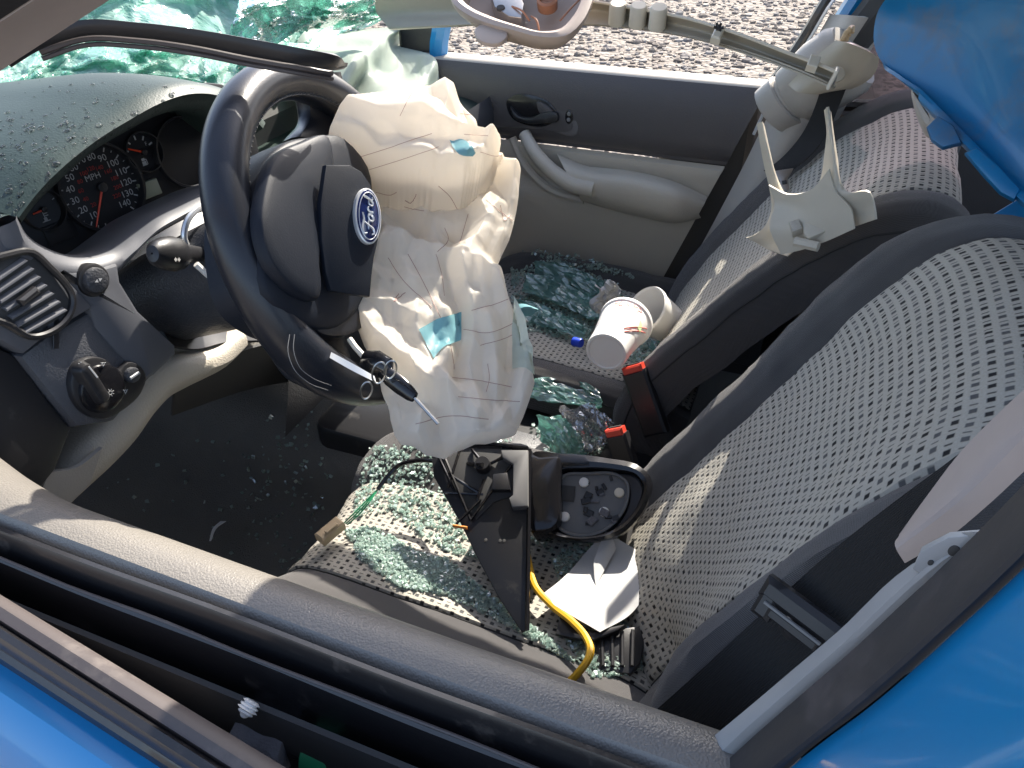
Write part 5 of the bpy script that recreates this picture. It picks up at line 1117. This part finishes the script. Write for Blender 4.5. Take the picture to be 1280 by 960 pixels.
# ------------------------------------------------------------------ console and buckles
cs = thing('centre_console', 'dark centre console between the seats under broken glass', 'console', (-.45, .96, .40))
s = MB(); F = frame((-.45, .965, .455), (1, 0, 0), (0, 0, 1)); s.prism(F, rrect(.66, .15, .03), .12, .012); s.build('console_body', M['black'], cs)
s = MB(); s.prism((F[0] + V((.05, 0, .002)), *F[1:]), rrect(.22, .09, .015), .01, .004, h0=.002); s.build('console_tray', M['dash'], cs)
for nm, lab, px, top_y, tilt in (('seat_belt_buckle', 'red topped seat belt buckle standing beside the printed foam cup', [(778, 463), (806, 455), (808, 470), (822, 535), (796, 542), (786, 500)], 1.06, 0), ('seat_belt_buckle', 'lower red seat belt buckle beside the door mirror housing', [(757, 540), (782, 535), (787, 560), (788, 590), (768, 594), (760, 560)], .95, 0)):
    o = thing(nm, lab, 'buckle', tuple(U(px[0][0] + 14, px[0][1] + 40, y=top_y)), 'seat belt buckles between the seats')
    A = U(*px[0], y=top_y); B = U(*px[1], y=top_y); wv = (B - A); dn = V((.04, .01, -1)); L = .115
    F = frame((A + B) / 2, wv, V((-.15, -.95, .28)))
    k = MB(); k.box(F, wv.length, L, .022, .004, (0, -L / 2 - .006, 0)); k.build('buckle_body', M['black'], o)
    k = MB(); k.box(F, wv.length * .86, .014, .019, .003, (0, -.003, .001)); k.build('release_button', M['red'], o)
    k = MB(); k.box(F, wv.length * .6, .003, .004, .0005, (0, .0045, -.002)); k.build('buckle_slot', M['deep'], o)

# ------------------------------------------------------------------ torn-off door mirror on the driver's cushion
dm = thing('door_mirror', 'black torn off door mirror without glass lying on the driver seat', 'mirror', tuple(U(680, 640, z=.55)))
def zz(px, py, z): return U(px, py, z=z + .052)   # heights were measured from a lower cushion
HS = frame(zz(750, 620, .60), (1, .18, .06), (-.30, -.62, .72))
ho = smooth2(on(HS, [(664, 566), (700, 566), (760, 572), (800, 582), (815, 598), (812, 622), (798, 648), (776, 668), (745, 676), (700, 674), (672, 664), (661, 630), (660, 590)]), 60)
hi = smooth2(on(HS, [(690, 602), (698, 590), (730, 585), (770, 587), (796, 594), (804, 606), (800, 626), (786, 648), (764, 664), (740, 671), (706, 669), (690, 662), (687, 634)]), 60)
s = MB(); cx = sum(a for a, c in hi) / 60; cy = sum(c for a, c in hi) / 60
w3 = lambda q, h, k=1.: HS[0] + HS[1] * (cx + (q[0] - cx) * k) + HS[2] * (cy + (q[1] - cy) * k) + HS[3] * h
s.grid([[w3(q, -.085, .35) for q in ho], [w3(q, -.075, .7) for q in ho], [w3(q, -.05, .92) for q in ho], [w3(q, -.02, 1.) for q in ho], [w3(q, -.002, .99) for q in ho], [((w3(q, .004)).lerp(w3(p, .002), .55)) for q, p in zip(ho, hi)], [w3(q, .0015, 1.01) for q in hi], [w3(q, -.002, .985) for q in hi], [w3(q, -.018, .96) for q in hi], [w3(q, -.020, .05) for q in hi]], True)
s.f.append(tuple(range(0, 60))); s.build('housing', M['blackg'], dm)
fi = smooth2(on(HS, [(694, 606), (702, 594), (735, 590), (772, 592), (783, 600), (784, 625), (772, 648), (752, 664), (706, 665), (693, 655), (691, 630)]), 48)
s = MB(); s.prism((HS[0] - HS[3] * .010, *HS[1:]), fi, .008, .002); s.build('mirror_carrier', M['mirrorgrey'], dm)
s = MB(); loop_ = [HS[0] + HS[1] * (cx + (a - cx) * .985) + HS[2] * (cy + (c - cy) * .985) - HS[3] * .008 for a, c in fi]; s.tube(loop_, .0022, 6, closed=True); s.build('carrier_rim', M['mirrorgrey'], dm)
HM = (HS[0] - HS[3] * .009, *HS[1:])
rnd = random.Random(5)
def mpiece(name, cpx, w_, h_, d, m, rot=0.):
    c = on(HM, [cpx])[0]; k = MB(); A = HM[1] * math.cos(rot) + HM[2] * math.sin(rot); B = HM[3].cross(A); k.box((HM[0] + HM[1] * c[0] + HM[2] * c[1] + HM[3] * d * .5, A, B, HM[3]), w_, h_, d, .0008); k.build(name, m, dm)
mpiece('motor_window', (710, 617), .018, .021, .002, M['deep'])
for c in ((730, 603), (706, 646), (755, 640), (774, 616)):
    q = on(HM, [c])[0]; C = HM[0] + HM[1] * q[0] + HM[2] * q[1]; k = MB(); k.lathe((C, *HM[1:]), [(0, .004), (.004, .004), (.0062, .003), (.0068, -.001)], 14); k.build('clip_boss', M['cup'] if c[0] != 774 else M['cream'], dm)
for i in range(16): mpiece('motor_part', (rnd.uniform(732, 770), rnd.uniform(602, 655)), rnd.uniform(.004, .014), rnd.uniform(.003, .010), rnd.uniform(.002, .006), M['black'] if i % 3 else M['foam'], rnd.uniform(0, 3))
for c in ((699, 603), (697, 632), (697, 655), (735, 655), (764, 598)): mpiece('slot', c, .007, .004, .001, M['deep'], rnd.uniform(0, 2))
# arm and triangular sail plate
s = MB(); PF = frame(zz(640, 640, .585), (1, .10, .05), (-.35, -.50, .80))
s.prism(PF, smooth2(on(PF, [(625, 556), (660, 556), (668, 568), (700, 570), (700, 600), (690, 660), (664, 664), (655, 640), (634, 640), (632, 600)]), 40), .05, .006); s.build('mirror_arm', M['blackg'], dm)
SFm = frame(zz(630, 680, .572), (1, .06, .02), (-.25, -.42, .88))
s = MB(); s.prism(SFm, on(SFm, [(572, 552), (640, 556), (662, 562), (661, 640), (660, 786), (652, 790), (622, 745), (598, 700), (576, 655), (556, 620), (542, 596), (538, 560)]), .006, .0015); s.build('sail_plate', M['black'], dm)
s = MB(); s.tube([UPl(*q, SFm[0] + SFm[3] * .003, SFm[3]) for q in ((662, 562), (661, 640), (659, 788))], .0028, 6, 20); s.tube([UPl(*q, SFm[0] + SFm[3] * .003, SFm[3]) for q in ((538, 556), (600, 554), (660, 560))], .0028, 6, 12); s.build('plate_edge', M['blackg'], dm)
SP = (SFm[0] + SFm[3] * .012, *SFm[1:])
s = MB(); s.prism(SP, on(SP, [(626, 562), (660, 562), (660, 632), (640, 634), (636, 622), (641, 618), (641, 580), (628, 572)]), .012, .002); s.build('bracket_frame', M['mirrorgrey'], dm)
s = MB(); s.prism((SFm[0] + SFm[3] * .002, *SFm[1:]), on(SFm, [(548, 560), (640, 562), (642, 620), (618, 628), (596, 650), (588, 640), (568, 610)]), .002, .0005); s.build('socket_recess', M['deep'], dm)
FSP = lambda px, py, h: UPl(px, py, SFm[0] + SFm[3] * h, SFm[3])
s = MB()
for a, c, r_ in (((552, 563), (588, 650), .0022), ((588, 650), (640, 580), .002), ((556, 590), (598, 616), .0022), ((556, 616), (604, 618), .0016), ((575, 562), (560, 610), .0018), ((600, 625), (570, 655), .0018), ((612, 580), (640, 566), .0022), ((590, 562), (604, 580), .0022), ((548, 570), (566, 610), .002), ((605, 600), (596, 626), .002)):
    s.tube([FSP(*a, .004), FSP((a[0] + c[0]) / 2, (a[1] + c[1]) / 2, .008), FSP(*c, .005)], r_, 6)
s.build('web_rib', M['blackg'], dm)
s = MB(); c = FSP(603, 580, .012); s.lathe((c, *SFm[1:]), [(0, .004), (.0095, .004), (.0105, .002), (.0105, -.016)], 22); s.build('pivot', M['black'], dm)
s = MB(); s.prism(SP, on(SP, [(616, 592), (634, 590), (638, 612), (614, 612)]), .014, .002); s.build('motor_block', M['black'], dm)
s = MB(); s.tube([FSP(566, 657, .008), FSP(584, 660, .008)], .002, 6); s.build('orange_clip', M['orange'], dm)
s = MB()
for c in ((607, 675), (625, 676), (630, 676)): C = FSP(*c, .0006); s.prism((C, *SFm[1:]), ell(.0022, .0026, 10), .001, .0002)
s.build('pin_hole', M['deep'], dm)
# its wire
wr = thing('mirror_wire', 'black sheathed mirror wire ending in a tan plug on the driver cushion', 'wire', tuple(zz(500, 600, .55)))
s = MB(); W = [FSP(603, 581, .020), zz(560, 578, .592), zz(520, 576, .585), zz(498, 582, .575), zz(484, 596, .565), zz(472, 612, .555)]
s.tube(W, .0032, 8, 40); s.build('wire_sheath', M['blackg'], wr)
s = MB()
for k in range(3):
    s.tube([zz(473, 611, .555), zz(456 + k * 2, 628 + k, .545 + .003 * k), zz(444 + k * 2, 640 + k * 2, .54), zz(430 + k * 2, 654 + k, .535)], .0011, 5, 16)
s.build('wire_strand', M['green'], wr)
s = MB(); c = zz(413, 664, .532); ux = zz(430, 651, .535) - zz(400, 676, .53); s.box(frame(c, ux, (0, -.2, 1)), ux.length * .9, .018, .016, .002); s.build('plug', M['conn'], wr)
s = MB(); s.box(frame(zz(403, 673, .53), ux, (0, -.2, 1)), .008, .014, .012, .002); s.box(frame(zz(414, 660, .542), ux, (0, -.2, 1)), .02, .006, .003, .001); s.build('plug_latch', M['conn'], wr)
# yellow cable
yc = thing('yellow_cable', 'bare yellow cable curving past the paper towards the door', 'cable', tuple(zz(700, 760, .52)))
s = MB(); s.tube([zz(657, 680, .54), zz(661, 705, .54), zz(670, 735, .538), zz(690, 757, .537), (zz(716, 778, .542)), zz(732, 796, .546), zz(738, 812, .548), zz(733, 828, .548), zz(722, 842, .540), zz(708, 856, .52)], .0046, 8, 60); s.build('cable_run', M['yellow'], yc)
# folded paper over black scraps
fp_ = thing('folded_paper', 'folded white paper lying on broken glass on the driver seat', 'paper', tuple(zz(750, 720, .53)))
pr = [[(756, 664), (790, 684), (828, 706)], [(733, 690), (778, 712), (812, 734)], [(704, 722), (742, 748), (790, 766)], [(675, 745), (712, 768), (750, 790)]]
R3 = [[zz(q[0], q[1], .538 + .02 * (k == 0) * (j == 0) + .006 * (j == 1) + .010 * (j == 2) * (k < 2)) for j, q in enumerate(r)] for k, r in enumerate(pr)]
s = MB(); s.loft(R3, 24, 30, thick=.0008); s.build('paper_sheet', M['paper'], fp_, sharp=80)
s = MB(); R3 = [[zz(757, 663, .562), zz(766, 674, .556), zz(770, 686, .549)], [zz(750, 680, .556), zz(755, 698, .551), zz(758, 708, .546)], [zz(742, 702, .550), zz(743, 720, .546), zz(745, 734, .543)]]; s.loft(R3, 12, 14, thick=.0008); s.build('paper_fold', M['paper'], fp_, sharp=80)
for nm, lab, pts, z, h in (('plastic_scrap', 'jagged black plastic scrap sticking out under the folded paper', [(694, 792), (700, 770), (740, 788), (782, 780), (772, 788), (740, 800), (715, 797)], .531, .006), ('plastic_scrap', 'block of dark broken plastic near the backrest in front of the paper', [(742, 790), (802, 782), (806, 800), (800, 828), (788, 842), (748, 838)], .524, .02)):
    F = frame(zz(*pts[0], z), (1, 0, 0), (-.1, -.2, 1)); k = MB(); k.prism(F, on(F, pts), h, .002); o = thing(nm, lab, 'scrap', tuple(F[0]), 'black plastic scraps on the driver seat'); k.build('scrap_body', M['black'], o)
    if h > .01:
        for i in range(4):
            k = MB(); a, c = UPl(752 + 13 * i, 794 - i * 2, F[0], F[3]), UPl(754 + 12 * i, 834, F[0], F[3]); k.box(frame((a + c) / 2, c - a, F[3]), (c - a).length, .004, .008, .001); k.build('scrap_rib', M['black'], o)
# car keys
UK = lambda px, py, y: U(px, py, y=y - .085)
ky = thing('car_key', 'black car key with rings hanging from the ignition under the wheel', 'key', tuple(UK(480, 470, .60)))
s = MB(); a, c = UK(456, 446, .585), UK(520, 498, .565); ax = c - a
G = []; n_ = ax.normalized(); pa = n_.cross(V((0, -1, .6))).normalized(); pb = n_.cross(pa)
for t, r_ in ((.30, .002), (.34, .006), (.5, .0085), (.7, .0085), (.9, .007), (.98, .005), (1.0, .001)): G.append([a + ax * t + pa * r_ * math.cos(q) + pb * r_ * .55 * math.sin(q) for q in [2 * math.pi * k / 16 for k in range(16)]])
s.grid(G, True); s.build('key_fob', M['blackg'], ky)
s = MB(); G = []
a, c = UK(452, 448, .59), UK(490, 462, .58); ax = c - a; n_ = ax.normalized(); pa = n_.cross(V((0, -1, .6))).normalized(); pb = n_.cross(pa)
for t, r_ in ((0, .002), (.1, .009), (.5, .013), (.9, .010), (1., .002)): G.append([a + ax * t + pa * r_ * math.cos(q) + pb * r_ * .6 * math.sin(q) for q in [2 * math.pi * k / 16 for k in range(16)]])
s.grid(G, True); s.build('key_head', M['blackg'], ky)
s = MB(); s.tube([UK(518, 497, .565), UK(548, 530, .555)], .0017, 6); s.build('key_blade', M['metal'], ky)
s = MB()
for px, py, rr_ in ((474, 466, .012), (488, 462, .010), (458, 488, .010)):
    c = UK(px, py, .56); u_, v_ = V((.25, .1, 1)).normalized(), V((1, .6, -.2)).normalized(); s.tube([c + u_ * rr_ * math.cos(q) + v_ * rr_ * .5 * math.sin(q) for q in [2 * math.pi * k / 18 for k in range(18)]], .0009, 5, closed=True)
s.build('key_ring', M['metal'], ky)
s = MB(); s.loft([[UK(414, 440, .575), UK(440, 454, .57), UK(468, 470, .565)], [UK(412, 447, .57), UK(438, 462, .565), UK(470, 478, .56)]], 14, 4, thick=.001); s.build('key_tag', M['white'], ky)
s = MB(); s.tube([UK(437, 424, .60), UK(444, 434, .595), UK(455, 446, .59)], .003, 6); s.build('key_stem', M['cream'], ky)

# ------------------------------------------------------------------ broken glass
def chips(name, regions, tree, n, size, seed, m=M['glasschip'], pile=0.):
    rnd = random.Random(seed); s = MB(); done = 0; tot = sum(w_ for _, w_ in regions)
    for poly, wt in regions:
        xs, ys = [p[0] for p in poly], [p[1] for p in poly]; k = int(n * wt / tot); tries = 0
        while k > 0 and tries < 200000:
            tries += 1; x, y = rnd.uniform(min(xs), max(xs)), rnd.uniform(min(ys), max(ys))
            if not inside(poly, x, y): continue
            if noise.noise((x * .045, y * .045, seed)) < rnd.uniform(-.75, .35): k -= .25; continue
            h_, nn = hit(tree, x, y)
            if h_ is None: k -= 1; continue
            k -= 1; r = size * rnd.uniform(.5, 1.4); p = h_ + nn * (r * .4 + rnd.random() ** 2 * pile)
            ax = V((rnd.gauss(0, 1), rnd.gauss(0, 1), rnd.gauss(0, 1))).normalized(); R = Matrix.Rotation(rnd.uniform(0, 6.3), 3, ax)
            b3 = [V((sx * rnd.uniform(.6, 1.2) * r, sy * rnd.uniform(.6, 1.2) * r, sz * rnd.uniform(.25, .55) * r)) for sx, sy, sz in ((-1, -1, -1), (1, -1, -1), (1, 1, -1), (-1, 1, -1), (-1, -1, 1), (1, -1, 1), (1, 1, 1), (-1, 1, 1))]
            s.add([p + R @ q for q in b3], [(0, 3, 2, 1), (4, 5, 6, 7), (0, 1, 5, 4), (1, 2, 6, 5), (2, 3, 7, 6), (3, 0, 4, 7)])
    return s.build(name, m, smooth=False, kind='stuff')
chips('broken_glass', [([(432, 664), (470, 660), (520, 690), (560, 700), (600, 735), (650, 775), (690, 800), (720, 830), (690, 812), (640, 785), (600, 765), (560, 745), (500, 735), (450, 700)], 9), ([(460, 560), (540, 552), (548, 600), (580, 660), (600, 700), (560, 690), (500, 650), (470, 640), (440, 650)], 2.2),
    ([(655, 675), (680, 670), (700, 730), (700, 790), (740, 850), (800, 840), (825, 760), (828, 640), (812, 640), (790, 690), (760, 660), (700, 690)], 7), ([(510, 550), (600, 545), (650, 552), (540, 560)], 1)], T_dc, 9000, .0020, 1, pile=.0035)
chips('broken_glass', [([(640, 340), (690, 325), (760, 350), (790, 380), (850, 400), (860, 440), (800, 440), (740, 430), (660, 415), (640, 380)], 6), ([(600, 300), (700, 310), (800, 350), (700, 330)], .6), ([(785, 445), (840, 440), (842, 478), (800, 482)], .8)], bvh(*pcush), 5200, .0026, 2, pile=.012)
chips('broken_glass', [([(660, 470), (750, 480), (770, 540), (740, 580), (680, 575), (655, 510)], 3)], bvh(cs.children[0]), 900, .0026, 3, pile=.02)
floor_t = bvh(*[c for c in car.children if c.name.startswith('floor')])
chips('broken_glass', [([(300, 560), (400, 540), (420, 600), (370, 720), (320, 700)], 1), ([(130, 610), (300, 520), (400, 500), (360, 700), (250, 690)], .5)], floor_t, 170, .003, 4)
# bigger shards that hold together
def shard(label, px, depth, seed, m=M['shard'], amp=.010, ax='y', nu=16, nv=12):
    """px: two long edges; depth: plane positions of each"""
    o = thing('glass_shard', label, 'glass shard', tuple(U(*px[0][0], **{ax: depth[0]})), 'crumpled sheets of safety glass')
    A = cat([U(*q, **{ax: depth[0]}) for q in px[0]], nu); B = cat([U(*q, **{ax: depth[1]}) for q in px[1]], nu); rnd = random.Random(seed); G = []
    for j in range(nv):
        t = j / (nv - 1); row = []
        for i in range(nu):
            p = A[i].lerp(B[i], t); row.append(p + V((0, -.3, 1)) * amp * (noise.fractal(p * 22 + V((seed, 0, 0)), 1, 2, 3)) + V((rnd.uniform(-1, 1), rnd.uniform(-1, 1), rnd.uniform(-1, 1))) * .0022)
        G.append(row)
    s = MB(); s.sheet(G, .005); s.build('glass_sheet', m, o, smooth=False); return o
shard('long green shard of cracked glass lying along the passenger cushion under the cup', [[(645, 372), (690, 386), (735, 412)], [(640, 392), (690, 412), (728, 424)]], (.525, .51), 3, ax='z')
shard('bluish cracked glass strip in the middle of the passenger cushion', [[(660, 340), (700, 352), (765, 384)], [(652, 362), (700, 378), (742, 398)]], (.535, .525), 4, ax='z')
shard('dark folded glass sheet farthest back on the passenger cushion', [[(668, 325), (720, 336), (752, 350)], [(668, 344), (710, 356), (758, 372)]], (.54, .52), 5, ax='z', amp=.016)
shard('green glass slab on the console just below the airbag', [[(668, 472), (710, 474), (748, 486)], [(660, 496), (700, 502), (752, 510)]], (.51, .49), 6, M['shard'], .008, 'z')
shard('tilted green glass fragment leaning on the console beside the clear lump', [[(672, 520), (700, 520), (722, 545)], [(676, 552), (706, 568), (732, 570)]], (.53, .49), 7, ax='z')
shard('thin dark shard behind the plain foam cup at the backrest foot', [[(818, 422), (835, 430), (850, 446)], [(806, 428), (828, 446), (844, 462)]], (.52, .5), 8, ax='z', nu=8, nv=6)
cl_ = shard('clear crinkled plastic lump sparkling on the console', [[(700, 508), (735, 506), (768, 538)], [(712, 540), (740, 558), (760, 556)]], (.53, .50), 9, M['clearplastic'], .022, 'z'); cl_['category'] = 'plastic lump'; cl_.name = 'crystal_lump'; del cl_['group']
# floor litter
for lab, a, c, wd in (('bent white plastic sliver standing in the dark footwell', (276, 652), (262, 676), .012), ('thin white stick in the dark footwell under the dashboard', (190, 622), (193, 658), .005), ('curled clear strip on the carpet near the driver cushion', (384, 574), (412, 592), .008)):
    A, C = U(*a, z=.26), U(*c, z=.23); o = thing('plastic_sliver', lab, 'sliver', tuple(A), 'white slivers in the footwell'); s = MB(); sd_ = V((1, .2, .2)) * wd
    s.loft([[A, A.lerp(C, .5) + V((0, 0, .01)), C], [A + sd_, A.lerp(C, .5) + sd_ * .8 + V((0, 0, .012)), C + sd_ * .3]], 10, 3, thick=.0015); s.build('sliver_body', M['white'], o)
# water drops on the dashboard top
s = MB(); rnd = random.Random(2); T_d = bvh(hood, top_pad, side_pad)
for k in range(520):
    x, y = rnd.uniform(0, 262), rnd.uniform(100, 300)
    if rnd.random() < .35: x = rnd.uniform(0, 130); y = rnd.uniform(140, 250)
    h_, nn = hit(T_d, x, y)
    if h_ is None: continue
    r = .0008 + .0026 * rnd.random() ** 3; a = nn.orthogonal().normalized(); c = nn.cross(a); G = []
    for rr_, hh in ((1, -.05), (.95, .18), (.7, .42), (.35, .56), (.02, .6)): G.append([h_ + (a * math.cos(q) * (1 + .25 * math.sin(k)) + c * math.sin(q)) * r * rr_ + nn * r * hh for q in [2 * math.pi * i / 10 for i in range(10)]])
    s.grid(G, True)
s.build('water_drops', M['drop'], da, kind='stuff')
